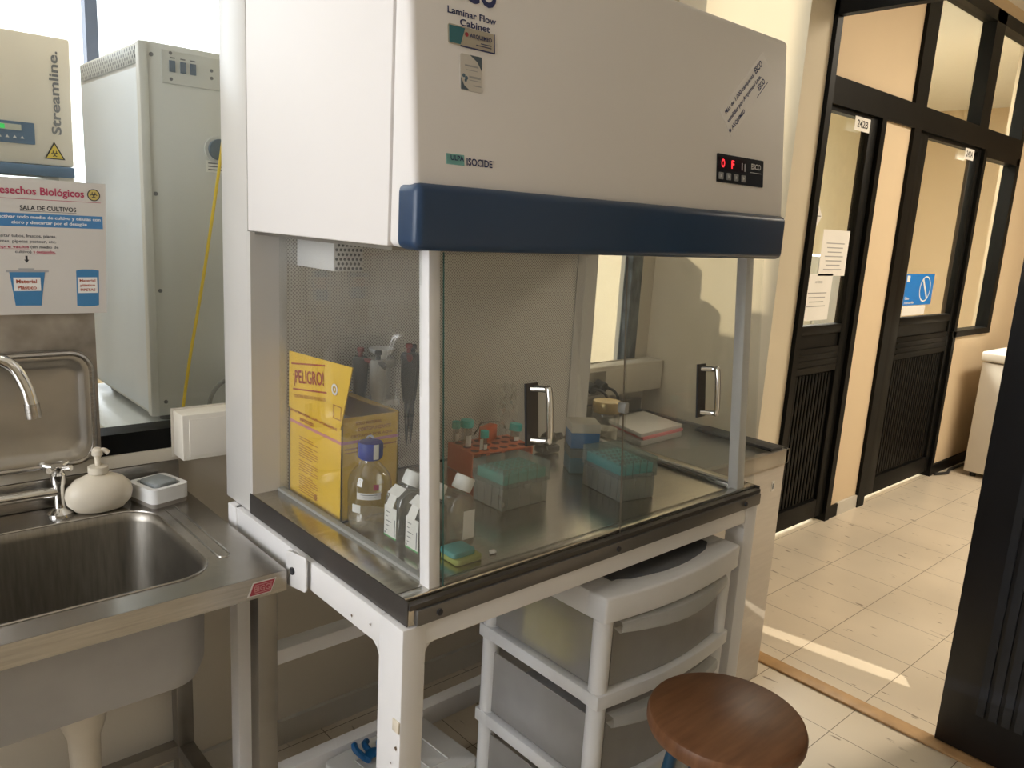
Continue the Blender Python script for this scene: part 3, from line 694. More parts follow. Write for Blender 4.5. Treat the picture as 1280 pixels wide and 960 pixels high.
# ---- stand
SD = thing('cabinet_stand', 'white painted steel stand under the flow cabinet, chipped paint on the front leg', 'stand', (.5175, .3, 0))
def lleg(x0, x1, y0, y1): return MB().box(x0, x1, y0, y1, 0, ZB - .001, .003)
obj('leg', lleg(-.012, .034, -.004, .066), WHITE2, SD); obj('leg', lleg(WX - .05, WX, -.002, .05), WHITE2, SD)
obj('leg', lleg(-.014, .036, .645, .69), WHITE2, SD); obj('leg', lleg(WX - .05, WX, .645, .69), WHITE2, SD)
def filletrail():
    q = MB(); q.box(.03, WX - .05, -.001, .03, .836, ZB - .001, .002)
    return q
obj('front_rail', filletrail(), WHITE2, SD)
q = MB()
for xx, sg in ((.034, 1), (WX - .05, -1)):
    pts = [(xx, -.001, .838)]
    for k in range(6): t_ = R(90 * k / 5); pts.append((xx + sg * (.012 - .012 * math.sin(t_)), -.001, .826 + .0 + .012 * (1 - math.cos(t_)) if False else .826 + .012 * (1 - math.cos(t_)) ))
    pts = [(xx, -.001, .837), (xx, -.001, .820), (xx + sg * .004, -.001, .829), (xx + sg * .009, -.001, .834), (xx + sg * .018, -.001, .837)]
    q.prism(pts, (0, .029, 0))
for yy in (.066,):
    q.prism([(-.011, yy, .82), (-.011, yy, .80), (-.011, yy + .006, .812), (-.011, yy + .02, .82)], (.03, 0, 0))
islands('gusset', q, WHITE2, SD)
obj('side_rail', MB().box(-.011, .03, .06, .66, .818, ZB - .001, .002), WHITE2, SD); obj('side_rail', MB().box(WX - .04, WX - .001, .045, .66, .836, ZB - .001, .002), WHITE2, SD)
obj('rear_rail', MB().box(.03, WX - .05, .60, .646, .490, .526, .002), WHITE2, SD)
obj('rear_rail', MB().box(.03, WX - .05, .60, .64, .836, ZB - .001, .002), WHITE2, SD)
obj('bottom_rail', MB().box(.03, WX - .05, .606, .646, .140, .198, .002), WHITE2, SD)
br = obj('bracket_plate', MB().prism([(-.018, 0.386, .808), (-.018, 0.380, .803), (-.018, 0.310, .815), (-.018, 0.304, .821), (-.018, 0.304, .882), (-.018, 0.310, .886), (-.018, 0.382, .875), (-.018, 0.386, .870)], (-.004, 0, 0), .0012).box(-.0185, -.0105, .335, .385, .83, .86), WHITE2, SD)
obj('bolt', MB().cyl((-.0218, .356, .842), (-.026, .356, .842), .0075, 6), INKK, br)
fr = Fr((-.0125, 0, 0), (0, -1, 0), (0, 0, 1)); q = MB()
for y, z, w in ((.004, .70, .006), (.003, .66, .008), (.03, .55, .003), (.0, .49, .004), (.15, .835, .006), (.004, .60, .004), (.018, .625, .004), (.09, .845, .005)):
    w *= .55
    q.decal(fr, [(-y - w * 1.6, z), (-y - w * .3, z - w), (-y + w * .2, z + w * .2), (-y - w * .4, z + w)], .0002, .0006)
islands('paint_chip', q, pm('chip_brown', (.14, .09, .05), .8), SD)
obj('tape_bit', MB().box(-.0145, -.0115, -.003, .016, .690, .712, .001), BONE, SD)

# ------------------------------------------------------------------ things inside the cabinet
Z = ZS
# sharps box
sx0, sx1, sy0, sy1, sz = .083, .215, .362, .585, 1.128
SH = thing('sharps_box', 'yellow cardboard sharps box reading PELIGRO with its flap standing open', 'box', (.15, .48, Z))
def wallbox(mb, x0, x1, y0, y1, z0, z1, t=.003):
    mb.box(x0, x1, y0, y1, z0, z0 + t); mb.box(x0, x0 + t, y0, y1, z0, z1); mb.box(x1 - t, x1, y0, y1, z0, z1); mb.box(x0, x1, y0, y0 + t, z0, z1); mb.box(x0, x1, y1 - t, y1, z0, z1); return mb
obj('carton', wallbox(MB(), sx0, sx1, sy0, sy1, Z + .001, sz), YEL, SH)
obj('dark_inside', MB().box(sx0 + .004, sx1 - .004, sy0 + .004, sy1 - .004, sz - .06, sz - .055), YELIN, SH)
fl = MB(); fl.prism([(sx0 - .0025, sy0 + .002, sz - .022), (sx0 - .0025, sy0 - .040, 1.237), (sx0 - .0025, .582, 1.228), (sx0 - .0025, sy1 - .002, sz - .022)], (.0022, 0, 0))
flap = obj('open_flap', fl, YEL, SH)
obj('rear_flap', MB().prism([(sx0 + .004, sy1 - .002, sz), (sx1 - .004, sy1 - .002, sz), (sx1 - .015, sy1 - .06, sz + .012), (sx0 + .03, sy1 - .06, sz + .012)], (0, 0, .002)), YEL, SH)
obj('right_flap', MB().prism([(sx1 - .002, sy0 + .004, sz), (sx1 - .002, sy1 - .004, sz), (sx1 - .04, sy1 - .02, sz + .008), (sx1 - .04, sy0 + .05, sz + .008)], (0, 0, .002)), YEL, SH)
FS = Fr((sx0 - .0025, .59, 0), (0, -1, 0), (0, 0, 1))           # on the flap/left side, a runs towards the front
s_ = lambda y: .59 - y
q = MB()
tx = Fr((sx0 - .0025, .563, 1.152), (0, -.99, .135), (0, .135, .99)); tx.n = Vector((-1, 0, 0))
q.text(tx, '¡PELIGRO!', .006, .138, .012, .026, .0012); q.drect(tx, .0, .146, .050, .0535, .0004, .0006); q.drect(tx, .0, .146, -.004, -.0005, .0004, .0006)
obj('warning_lettering', q, INKR, flap)
q = MB(); q.text(tx, 'CONTIENE RESIDUOS PELIGROSOS', .004, .14, -.020, .007, .0012); q.drect(FS, .20, .232, 1.105 + .02, 1.107 + .02, .0004, .002); q.drect(FS, .20, .232, 1.151, 1.153, .0004, .002); q.drect(FS, .20, .202, 1.127, 1.152, .0004, .002); q.drect(FS, .230, .232, 1.127, 1.152, .0004, .002)
obj('fine_print', q, INKRB, flap)
for (fy, fzz) in ((.385, 1.183),):
    e_ = obj('eyelet', MB().dring(FS, s_(fy), fzz, .007, .0115, .002).dring(FS, s_(fy), fzz, .0, .003, .002), WHITEP, flap)
FB = Fr((sx0, .585, 0), (0, -1, 0), (0, 0, 1))
q = MB(); q.text(FB, 'SOLO MATERIAL CORTOPUNZANTE', .006, .205, 1.100, .009, .001); q.text(FB, 'INFECCIOSO', .05, .11, 1.086, .007, .001)
obj('title_lettering', q, INKR, SH)
q = MB(); q.drect(FB, 0, .223, 1.075, 1.081, .0004, .0003); fr = Fr((sx0, sy0, 0), (1, 0, 0), (0, 0, 1)); q.drect(fr, 0, sx1 - sx0, 1.075, 1.081, .0004, .0003)
obj('magenta_band', q, INKP, SH)
q = MB()
for k in range(24):
    z_ = 1.05 - k * .0052
    if k in (2, 9, 15): continue
    q.drect(FB, .045, .045 + (.082 if k % 4 else .06), z_, z_ + .0018, .0003, .0003)
q.ddisc(FB, .118, .935, .007, .0003, .0003, 14)
q.text(fr, 'SOLO MATERIAL', .03, .09, 1.112, .006, .001); q.text(fr, 'CORTOPUNZANTE', .035, .112, 1.099, .007, .001); q.text(fr, 'DESTAPAR POR AQUI', .02, .115, 1.087, .005, .001)
q.drect(fr, .006, .126, 1.063, 1.066, .0003, .0003); q.drect(fr, .006, .1, 1.056, 1.058, .0003, .0003)
obj('fine_print', q, INKRB, SH)
obj('eyelet', MB().dring(fr, .062, 1.078, .006, .0105, .0016), WHITEP, SH)

# blue capped bottle
def _short(o): o.scale = (1, 1, .955)
BT = thing('reagent_bottle', 'clear glass reagent bottle with blue screw cap beside the yellow box', 'bottle', (.1185, .314, Z))
bp = [(.0, .001), (.036, .001), (.041, .006), (.0425, .02), (.0425, .098), (.039, .113), (.030, .127), (.021, .137), (.0165, .143), (.0155, .152)]
obj('glass_body', MB().lathe(bp, n=40, cap=False), BOTG, BT, True)
obj('liquid', MB().lathe([(0, .004), (.034, .004), (.0385, .009), (.0395, .02), (.0395, .030), (0, .030)], n=32), LIQ, BT, True)
obj('pour_ring', MB().lathe([(.0165, .147), (.0205, .148), (.0205, .152), (.0165, .153)], n=32, cap=False), CAPB, BT, True)
cpb = obj('screw_cap', MB().lathe([(0, .152), (.0235, .152), (.0245, .155), (.0245, .180), (.0225, .183), (0, .183)], n=40), CAPB, BT, True)
def wraplabel(r, a0, a1, z0, z1, n=8, cx=0, cy=0):
    q = MB(); vs = []; fs = []
    for k in range(n + 1):
        t_ = R(a0 + (a1 - a0) * k / n); vs += [(cx + r * math.cos(t_), cy + r * math.sin(t_), z0), (cx + r * math.cos(t_), cy + r * math.sin(t_), z1)]
    for k in range(n): fs.append((2 * k, 2 * k + 2, 2 * k + 3, 2 * k + 1))
    return q.raw(vs, fs)
obj('tape_strip', wraplabel(.0251, 252, 278, .152, .183), WHITEP, cpb, True)
obj('tape_label', wraplabel(.0431, 205, 268, .074, .088), PAPERW, BT, True)
obj('printed_label', wraplabel(.0431, 190, 215, .045, .062), PAPERW, BT, True)
q = wraplabel(.0433, 215, 258, .0835, .0848); r_ = wraplabel(.0433, 222, 255, .0785, .0797)
obj('handwriting', q, INKG, BT, True); obj('handwriting', r_, INKG, BT, True)
obj('printed_mark', wraplabel(.0432, 248, 262, .094, .106), INKC, BT, True)

_short(BT)
# square culture flasks with rounded shoulders and canted white caps
def flask(loc, rz, side, label):
    o = thing('culture_flask', label, 'flask', loc, rz, 'clear culture flasks with white caps')
    w, d = .030, .027
    pts = [(-w, .001), (w, .001), (w, .082), (.027, .094), (.019, .103), (-.004, .109), (-.014, .105), (-.024, .094), (-.029, .078)]
    obj('body', MB().prism([(x, -d, z) for x, z in pts], (0, 2 * d, 0), .006, 3), CLEARP, o, True)
    Mx = Matrix.Translation((.009, 0, .101)) @ Matrix.Rotation(R(26), 4, 'Y')
    obj('neck', MB().lathe([(.0115, 0), (.0115, .018)], n=24, M=Mx, cap=False), CLEARP, o, True)
    obj('cap', MB().lathe([(0, .007), (.0185, .007), (.0192, .010), (.0192, .031), (.0178, .034), (0, .034)], n=28, M=Mx), WHITEP, o, True)
    if side < 0:
        fr = Fr((-w - .0004, .021, 0), (0, -1, 0), (0, 0, 1))
        lb = obj('label', MB().drect(fr, 0, .040, .014, .072, .0006, 0), PAPERW, o, True)
        obj('green_edge', MB().drect(fr, 0, .040, .0115, .0145, .0008, 0), GREENST, lb, True)
        q = MB()
        for k in range(5): q.drect(fr, .006, .012 + (k % 3) * .006, .024 + k * .009, .0255 + k * .009, .0003, .0008)
        q.drect(fr, .034, .0365, .018, .05, .0003, .0008); q.ddisc(fr, .004, .018, .002, .0003, .0008)
        obj('printed_lines', q, INKG, lb, True)
        f2 = Fr((-w - .0006, .012, .074), (0, -1, 0), (.35, 0, 1)); f3 = Fr((-.0245, .016, .095), (0, -1, -.0), (1, 0, 1.0))
        q = MB(); q.decal(f2, [(-.004, -.004), (.020, -.004), (.022, .023), (0, .023)], .0006, .0004); q.decal(f3, [(-.004, -.001), (.032, -.001), (.036, .020), (.0, .020)], .0006, .0006)
        ft = obj('folded_label', q, PAPERW, lb, True)
    else:
        fr = Fr((.0, -d - .0004, 0), (1, 0, 0), (0, 0, 1))
        obj('label', MB().drect(fr, .0, .026, .018, .074, .0006, 0), PAPERW, o, True)
    return o
flask((.139, .222, Z), 0, -1, 'clear culture flask with folded white label, next to the blue capped bottle')
flask((.140, .152, Z), 0, -1, 'clear culture flask half hidden behind the white corner post')
flask((.205, .152, Z), 0, 1, 'clear culture flask with white cap showing just right of the corner post')
tag(obj('yellow_green_pad', MB().vbox(.148, .208, .066, .120, Z + .0005, Z + .011, .008, 3, .002), PADY), 'flat lime pad on the cabinet floor behind the corner post, lower of the two', 'pad')
tag(obj('teal_pad', MB().vbox(.146, .198, .074, .120, Z + .0115, Z + .022, .008, 3, .002), PAD), 'flat teal pad lying on the lime pad behind the corner post', 'pad')

# tip boxes
def tip_box(loc, rz, w, d, h, rack, label, ribs):
    o = thing('tip_box', label, 'box', loc, rz, 'frosted pipette tip boxes')
    hb = h * .62; hr = h * .80
    q = MB()
    t_ = .0022
    q.box(-w / 2, w / 2, -d / 2, d / 2, .001, .004); q.box(-w / 2, -w / 2 + t_, -d / 2, d / 2, .001, hb); q.box(w / 2 - t_, w / 2, -d / 2, d / 2, .001, hb); q.box(-w / 2, w / 2, -d / 2, -d / 2 + t_, .001, hb); q.box(-w / 2, w / 2, d / 2 - t_, d / 2, .001, hb)
    for k in range(ribs): x = -w / 2 + w * (k + .5) / ribs; q.box(x - .0015, x + .0015, -d / 2 - .0014, -d / 2, .003, hb - .004)
    for k in range(ribs): y = -d / 2 + d * (k + .5) / ribs; q.box(-w / 2 - .0014, -w / 2, y - .0015, y + .0015, .003, hb - .004)
    obj('base', q, FROST, o, True)
    q = MB(); q.box(-w / 2 + .004, w / 2 - .004, -d / 2 + .004, d / 2 - .004, hb - .004, hr + .004, .002)
    rk = obj('rack', q, rack, o, True)
    q = MB()
    for i in range(8):
        for j in range(6):
            x = -w / 2 + w * (i + .75) / 8.5; y = -d / 2 + d * (j + .75) / 6.5
            q.lathe([(.0036, hr + .008), (.0036, hr + .003), (.0026, hr - .015), (.0014, .012)], (x, y, 0), 8)
    obj('tips', q, FROSTL, o, True)['kind'] = 'stuff'
    q = MB(); W = w + .006; D = d + .006; z0 = hb - .008; t_ = .0018
    q.box(-W / 2, -W / 2 + t_, -D / 2, D / 2, z0, h); q.box(W / 2 - t_, W / 2, -D / 2, D / 2, z0, h); q.box(-W / 2, W / 2, -D / 2, -D / 2 + t_, z0, h); q.box(-W / 2, W / 2, D / 2 - t_, D / 2, z0, h); q.box(-W / 2, W / 2, -D / 2, D / 2, h - t_, h, .0006)
    for k in range(5): x = -W / 2 + W * (k + .5) / 5; q.box(x - .001, x + .001, -D / 2 - .001, -D / 2, z0, h - .002)
    ld = obj('lid', q, FROSTL, o, True)
    obj('latch', MB().box(-.010, .010, -D / 2 - .003, -D / 2, z0 - .006, z0 + .004, .001), FROST, ld, True)
    return o
tip_box((.459, .277, Z), 0, .132, .098, .093, TEAL, 'frosted tip box with green rack, nearer the corner post, in front of the orange rack', 4)
tip_box((.718, .187, Z), -10, .100, .140, .098, AQUA, 'frosted tip box with aqua rack, behind the seam of the glass panes', 6)

# cryo boxes
def cryo(loc, rz, body, lidm, label):
    o = thing('cryobox', label, 'box', loc, rz, 'small storage boxes stacked two high')
    w = .036
    obj('base', MB().box(-w, w, -w, w, .001, .040, .002), body, o, True)
    obj('lid', MB().box(-w - .001, w + .001, -w - .001, w + .001, .0405, .064, .002), lidm, o, True); return o
cryo((.757, .345, Z), -34, LTEAL, frosted('grey_lid', (.20, .24, .25), .75), 'small teal storage box with grey lid, bottom of the stack of two')
cryo((.757, .345, Z + .0645), -34, LBLUE, frosted('white_lid', (.70, .66, .56), .8), 'small blue storage box with white lid on top of the teal one')

# orange rack with tubes
RK = thing('tube_rack', 'orange plastic tube rack behind the left glass pane', 'rack', (.568, .478, Z), -6)
w, d, h = .088, .056, .062
q = MB()
for zz in (.001, .028, h - .004): q.box(-w, w, -d, d, zz, zz + .004, .001)
for sx in (-1, 1): q.box(sx * w - .002, sx * w + .002, -d, d, .001, h)
for sx in (-.5, .0, .5): q.box(sx * w * 1. - .004, sx * w + .004, -d, -d + .003, .001, h); q.box(sx * w - .004, sx * w + .004, d - .003, d, .001, h)
rk = obj('frame', q, ORANGE, RK, True)
q = MB(); fr = Fr((-w, -d, h), (1, 0, 0), (0, 1, 0))
for i in range(6):
    for j in range(3): q.ddisc(fr, .018 + i * .028, .020 + j * .036, .0105, .0003, .0002, 16)
obj('hole_pattern', q, pm('hole_dark', (.10, .02, .01), .7), rk, True)
def tube(loc, rz, r, L, capr, label, tilt=(0, 0), liquid=True):
    o = thing('centrifuge_tube', label, 'tube', loc, rz, 'turquoise capped tubes in the orange rack'); o.rotation_euler = (R(tilt[0]), R(tilt[1]), R(rz))
    obj('barrel', MB().lathe([(0, .001), (r * .35, .001), (r, .016), (r, L)], n=20, cap=False), CLEARP, o, True)
    obj('cap', MB().lathe([(0, L - .004), (capr * .98, L - .004), (capr, L - .002), (capr, L + .012), (capr * .94, L + .0135), (0, L + .0135)], n=24), CAPT, o, True)
    obj('label', wraplabel(r + .0006, 225, 300, L * .5, L * .78), PAPERW, o, True)
    return o
tube((.505, .498, Z + .006), 0, .0125, .108, .0165, 'wide tube with turquoise cap at the rear left of the orange rack')
tube((.527, .455, Z + .006), 0, .0075, .088, .0105, 'slim tube with turquoise cap at the front of the orange rack')
tube((.640, .478, Z + .006), 0, .0125, .085, .0165, 'wide tube with turquoise cap at the right end of the orange rack by the handle', (0, 6))
tube((.497, .530, Z + .032), 0, .0075, .072, .0105, 'slim tube with turquoise cap at the left end of the orange rack')
OB = thing('orange_block', 'small orange block standing on the orange rack under a black wire loop', 'block', (.58, .505, Z + .0622), 20)
obj('body', MB().box(-.027, .027, -.012, .012, .0005, .040, .003), ORANGE, OB, True)
tag(obj('black_wire', MB().tube(smooth_path([(.512, .478, Z + .094), (.527, .480, Z + .108), (.538, .484, Z + .118), (.565, .488, Z + .117), (.60, .488, Z + .112)]), .0018, 6), RUBBER), 'thin black wire loop between a tube cap and the orange block', 'wire')
tag(obj('paper_slip', MB().box(.512, .522, .452, .4535, Z + .062, Z + .088), PAPERW), 'narrow white slip standing in the orange rack', 'slip')
# crumpled clear bag against the back
q = MB(); vs = []; fs = []; nx, nz = 10, 14
for i in range(nx + 1):
    for j in range(nz + 1):
        vs.append((.665 + .085 * i / nx * (1 - .35 * j / nz) + random.uniform(-.004, .004), .565 + random.uniform(-.014, .010), Z + .001 + .185 * j / nz + (random.uniform(-.004, .004) if j else 0)))
for i in range(nx):
    for j in range(nz): a = i * (nz + 1) + j; fs.append((a, a + nz + 1, a + nz + 2, a + 1))
tag(obj('plastic_bag', q.raw(vs, fs), WRAP, ang=10), 'crumpled clear plastic bag leaning on the perforated back plate', 'bag')
# black gadget
BG = thing('mini_vortex', 'small black gadget with round knobs on the cabinet floor behind the left handle', 'device', (.79, .50, Z))
obj('base', MB().box(-.030, .030, -.022, .022, .0015, .022, .006, 3), KNOBK, BG, True)
obj('head', MB().sphere((.006, 0, .038), .024, 1.15, .9, .85), KNOBK, BG, True)
q = MB(); q.cyl((-.022, -.012, .02), (-.034, -.03, .012), .008, 14); obj('knob', q, KNOBK, BG, True)
q = MB(); q.cyl((.018, -.016, .045), (.024, -.028, .05), .010, 14); obj('knob', q, KNOBK, BG, True)
# scrap of tissue on the bench
tag(obj('tissue_scrap', MB().prism([(.232, .075, Z + .0004), (.246, .073, Z + .0004), (.250, .083, Z + .0004), (.238, .086, Z + .0004)], (0, 0, .004), .001), PAPERW), 'tiny white scrap on the cabinet floor in front of the flask', 'scrap')
tg = MB(); vs = [(.80, .30, Z + .002), (.83, .285, Z + .03), (.85, .31, Z + .012), (.84, .325, Z + .034), (.81, .33, Z + .004), (.87, .30, Z + .002), (.825, .305, Z + .045)]
tag(obj('crumpled_tissue', tg.raw(vs, [(0, 1, 6), (1, 2, 6), (2, 3, 6), (3, 4, 6), (4, 0, 6), (2, 5, 3), (0, 4, 2), (1, 0, 2)]), PAPERW), 'crumpled white tissue behind the aqua tip box', 'tissue')

# pipette stand with four pipettes
PS = thing('pipette_stand', 'pale carousel pipette stand against the perforated back plate', 'stand', (.285, .543, Z))
obj('base', MB().lathe([(0, .001), (.036, .001), (.034, .010), (.022, .016), (0, .016)], n=32), STANDP, PS, True)
obj('pole', MB().lathe([(.014, .015), (.012, .06), (.012, .27), (.018, .28)], n=20), STANDP, PS, True)
obj('hanger_ring', MB().lathe([(0, .272), (.030, .272), (.033, .276), (.033, .284), (.030, .288), (0, .288)], n=32), STANDP, PS, True)
obj('cup', MB().lathe([(.010, .288), (.014, .296), (.027, .304), (.030, .312), (.027, .3125), (.012, .306), (0, .304)], n=28, cap=False), WHITEP, PS, True)
obj('backing_plate', MB().box(-.024, .024, -.004, .004, .20, .274, .002), STANDP, PS, True)
obj('guide_ring', MB().lathe([(.024, .186), (.032, .186), (.032, .198), (.024, .198)], n=32, cap=False), WHITEP, PS, True)
q = MB()
for k in range(6):
    t_ = R(60 * k + 12); q.box(-.008, .008, -.006, .006, .183, .197, .001, M=Matrix.Translation((.034 * math.cos(t_), .034 * math.sin(t_), 0)) @ Matrix.Rotation(t_, 4, 'Z'))
islands('clip', q, WHITEP, PS, True)
def pipette(loc, rz, body, top, label):
    o = thing('pipette', label, 'pipette', loc, rz, 'pipettes hanging on the carousel stand')
    q = MB(); prof = [(.150, .0105, .009), (.165, .0125, .0105), (.20, .0165, .0145), (.235, .0180, .0165), (.255, .0190, .0170), (.262, .0150, .0140)]
    vs = []; fs = []; n = 16
    for z_, a, b_ in prof:
        for i in range(n): t_ = 2 * math.pi * i / n; vs.append((a * math.cos(t_), b_ * math.sin(t_), z_))
    for r_ in range(len(prof) - 1):
        for i in range(n): fs.append((r_ * n + i, r_ * n + (i + 1) % n, (r_ + 1) * n + (i + 1) % n, (r_ + 1) * n + i))
    fs.append(tuple(range(n))[::-1]); fs.append(tuple((len(prof) - 1) * n + i for i in range(n)))
    obj('handle', q.raw(vs, fs), body, o, True)
    obj('shaft', MB().lathe([(.0012, .045), (.0035, .072), (.0058, .11), (.0075, .150)], n=16), PIPK, o, True)
    q = MB(); q.lathe([(.005, .262), (.005, .272), (.008, .274), (.008, .281), (.006, .283)], n=16); obj('plunger', q, top, o, True)
    q = MB(); q.prism([(-.006, -.012, .255), (.006, -.012, .255), (.006, -.034, .252), (.0, -.040, .246), (-.006, -.034, .250)], (0, 0, .006), .001); obj('finger_hook', q, top, o, True)
    q = MB(); q.box(-.003, .003, .010, .017, .120, .24, .001); obj('ejector', q, body, o, True)
    return o
zp = Z + .034
pipette((.2315, .545, zp), 20, PIPG, PIPR, 'dark grey pipette with red top nearest the yellow box flap')
pipette((.246, .495, zp), -10, PIPL, PIPK, 'pale grey pipette with black top, second from the yellow box')
pipette((.327, .497, zp + .010), -30, PIPG, PIPR, 'dark grey pipette with red hook and long black tip, right of the stand pole')
pipette((.365, .535, zp), 40, PIPK, PIPK, 'black pipette beside the white corner post')

# ------------------------------------------------------------------ steel counter right of the cabinet
RC = thing('steel_counter', 'stainless steel counter with raised rim between flow cabinet and doorway', 'counter', (1.4, .6, 0))
c = MB(); c.box(1.075, 1.715, .297, .94, 0, .79, .003)
obj('cabinet_body', c, pm('counter_steel', (.52, .48, .43), .42, metal=.35, var=.05, nscale=3, bump=.06, bscale=30, stretch=(3, 3, 30)), RC)
c = MB(); c.box(1.07, 1.72, .292, .945, .79, .828, .003); obj('worktop', c, pm('worktop_grey', (.24, .235, .21), .3, metal=.5, var=.08), RC)
c = MB(); c.box(1.07, 1.72, .290, .312, .788, .838, .002); c.box(1.70, 1.722, .290, .945, .788, .838, .002); c.box(1.07, 1.09, .290, .945, .788, .838, .002)
obj('rim', c, STEELD, RC)
obj('splash_lip', MB().box(1.07, 1.72, .925, .945, .828, .88, .002), STEELD, RC)
c = MB(); c.box(1.62, 1.69, .30, .60, .838, .850, .003)
obj('black_gasket', c, RUBBER, RC)
fr = Fr((0, .297, 0), (1, 0, 0), (0, 0, 1))
pt = obj('number_tag', MB().drect(fr, 1.645, 1.66, .70, .735, .0008, 0), PAPERW, RC)
obj('lettering', MB().text(fr, '8', 1.6485, 1.6565, .708, .018, .0014), INKG, pt)
# glass jar with gold lid on that counter
JR = thing('glass_jar', 'glass jar with gold screw lid on the steel counter beside the papers', 'jar', (1.118, .60, .828))
JR.location.x = 1.137
obj('glass_body', MB().lathe([(0, .001), (.040, .001), (.043, .006), (.043, .125), (.040, .135), (.038, .140)], n=36, cap=False), BOTG, JR, True)
obj('lid', MB().lathe([(.0425, .138), (.0435, .140), (.0435, .168), (.041, .172), (.034, .1705), (0, .1705)], n=36), GOLD, JR, True)
obj('contents', MB().lathe([(0, .004), (.039, .004), (.039, .085), (0, .092)], n=28), pm('jar_contents', (.50, .46, .39), .6, alpha=.85), JR, True)
# paper pile
def sheets(name, pts, z0, z1, m, label, cat):
    return tag(obj(name, MB().prism([(x, y, z0) for x, y in pts], (0, 0, z1 - z0), .001), m), label, cat)
base = [(1.31, .59), (1.545, .60), (1.58, .80), (1.36, .775)]
def shr(k, dx=0, dy=0):
    cx = sum(p[0] for p in base) / 4; cy = sum(p[1] for p in base) / 4
    return [(cx + (x - cx) * k + dx, cy + (y - cy) * k + dy) for x, y in base]
sheets('notebook', shr(1.0), .8285, .846, pm('notebook_grey', (.42, .40, .37), .6), 'grey notebook at the bottom of the paper pile on the steel counter', 'notebook')
sheets('pink_pad', shr(.97, .012, .0), .8465, .857, PINKP, 'pink edged pad in the middle of the paper pile on the steel counter', 'pad')
sheets('loose_papers', shr(1.0, .006, .006), .8575, .870, PAPER, 'loose white papers on top of the pile on the steel counter', 'paper')

# ------------------------------------------------------------------ cable trunking along the back wall
TK = thing('cable_trunking', 'cream cable trunking box running along the wall behind the cabinet', 'trunking', (.85, .91, .925))
obj('channel', MB().box(-.045, XW - .006, .872, YB - .024, .925, 1.036, .003), DUCT, TK)
obj('cover', MB().box(-.030, XW - .02, .8695, .8735, .934, 1.024, .001), DUCT, TK)
obj('back_flange', MB().box(-.050, XW - .006, YB - .0235, YB - .0225, .92, 1.04), DUCT, TK)
SO = thing('power_outlet', 'steel power outlet with two black plugs on the trunking right of the cabinet', 'outlet', (1.36, .868, .94))
obj('face_plate', MB().box(1.285, 1.425, .860, .869, .938, 1.022, .002), STEELD, SO)
for x in (1.325, 1.38):
    pg = obj('plug', MB().cyl((x, .86, .98), (x, .825, .972), .019, 16), RUBBER, SO)
    obj('cord', MB().tube(smooth_path([(x, .83, .975), (x + .025, .805, .965), (x + .06, .81, .93), (x + .065, .85, .90)]), .005, 8), RUBBER, pg)

# ------------------------------------------------------------------ sink
SK = thing('sink_unit', 'stainless steel sink with deep basin, red sticker on its front corner', 'sink', (-.55, .65, 0))
ZK = .842; kx1 = -.03; kx0 = -1.35; ky0 = .368; ky1 = .957
bx0, bx1, by0, by1, br_ = -1.05, -.135, .432, .835, .075
def rrect(x0, x1, y0, y1, r, n=8):
    pts = []
    for cx, cy, t0 in ((x1 - r, y0 + r, -90), (x1 - r, y1 - r, 0), (x0 + r, y1 - r, 90), (x0 + r, y0 + r, 180)):
        for k in range(n + 1): t_ = R(t0 + 90 * k / n); pts.append((cx + r * math.cos(t_), cy + r * math.sin(t_)))
    return pts
inner = rrect(bx0, bx1, by0, by1, br_); cxm, cym = (bx0 + bx1) / 2, (by0 + by1) / 2
# worktop with a hole: connect outline points to the rectangle border by rays
outer = []
for x, y in inner:
    dx, dy = x - cxm, y - cym
    outer.append(None)
q = MB(); bm = bmesh.new()
ov = [bm.verts.new((x, y, ZK)) for x, y in ((kx0, ky0), (kx1, ky0), (kx1, ky1), (kx0, ky1))]; iv = [bm.verts.new((x, y, ZK)) for x, y in inner]
oe = [bm.edges.new((ov[i], ov[(i + 1) % 4])) for i in range(4)]; ie = [bm.edges.new((iv[i], iv[(i + 1) % len(iv)])) for i in range(len(iv))]
bmesh.ops.triangle_fill(bm, use_beauty=True, use_dissolve=False, edges=oe + ie)
q._merge(bm)
q.box(kx0, kx1, ky0 - .001, ky0 + .003, .800, ZK - .0002); q.box(kx1 - .003, kx1, ky0, ky1, .800, ZK - .0002); q.box(kx0, kx1, ky1 - .003, ky1, .800, ZK - .0002)
obj('worktop', q, STEEL, SK)
def basin(off, flip):
    q = MB(); vs = []; fs = []; lv = [(0, 0), (.004, -.004), (.008, -.02), (.012, -.19), (.022, -.222), (.055, -.240)]
    n = len(inner)
    for ins, dz in lv:
        pts = rrect(bx0 + ins - off, bx1 - ins + off, by0 + ins - off, by1 - ins + off, max(.02, br_ - ins * .3))
        vs += [(x, y, ZK + dz - (off if dz < -.1 else 0)) for x, y in pts]
    for r_ in range(len(lv) - 1):
        for i in range(n): fs.append((r_ * n + i, r_ * n + (i + 1) % n, (r_ + 1) * n + (i + 1) % n, (r_ + 1) * n + i))
    fs.append(tuple((len(lv) - 1) * n + i for i in range(n)))
    return q.raw(vs, fs)
bas = obj('basin', basin(0, 0), pm('basin_steel', (.30, .275, .235), .33, metal=.95, var=.12, nscale=4, bump=.1, bscale=30, stretch=(30, 3, 3)), SK)
obj('basin_shell', basin(.004, 1), pm('basin_outer', (.44, .425, .41), .55, metal=.3, var=.12, nscale=6), SK)
rim = [(x, y, ZK + .0008) for x, y in inner]; rim.append(rim[0])
obj('basin_rim', MB().tube(rim, .0022, 6), STEEL, SK)
q = MB()
for x, ya, yb in ((-.112, .50, .80), (-.088, .50, .815)): q.tube([(x, ya, ZK), (x, yb, ZK)], .0022, 8)
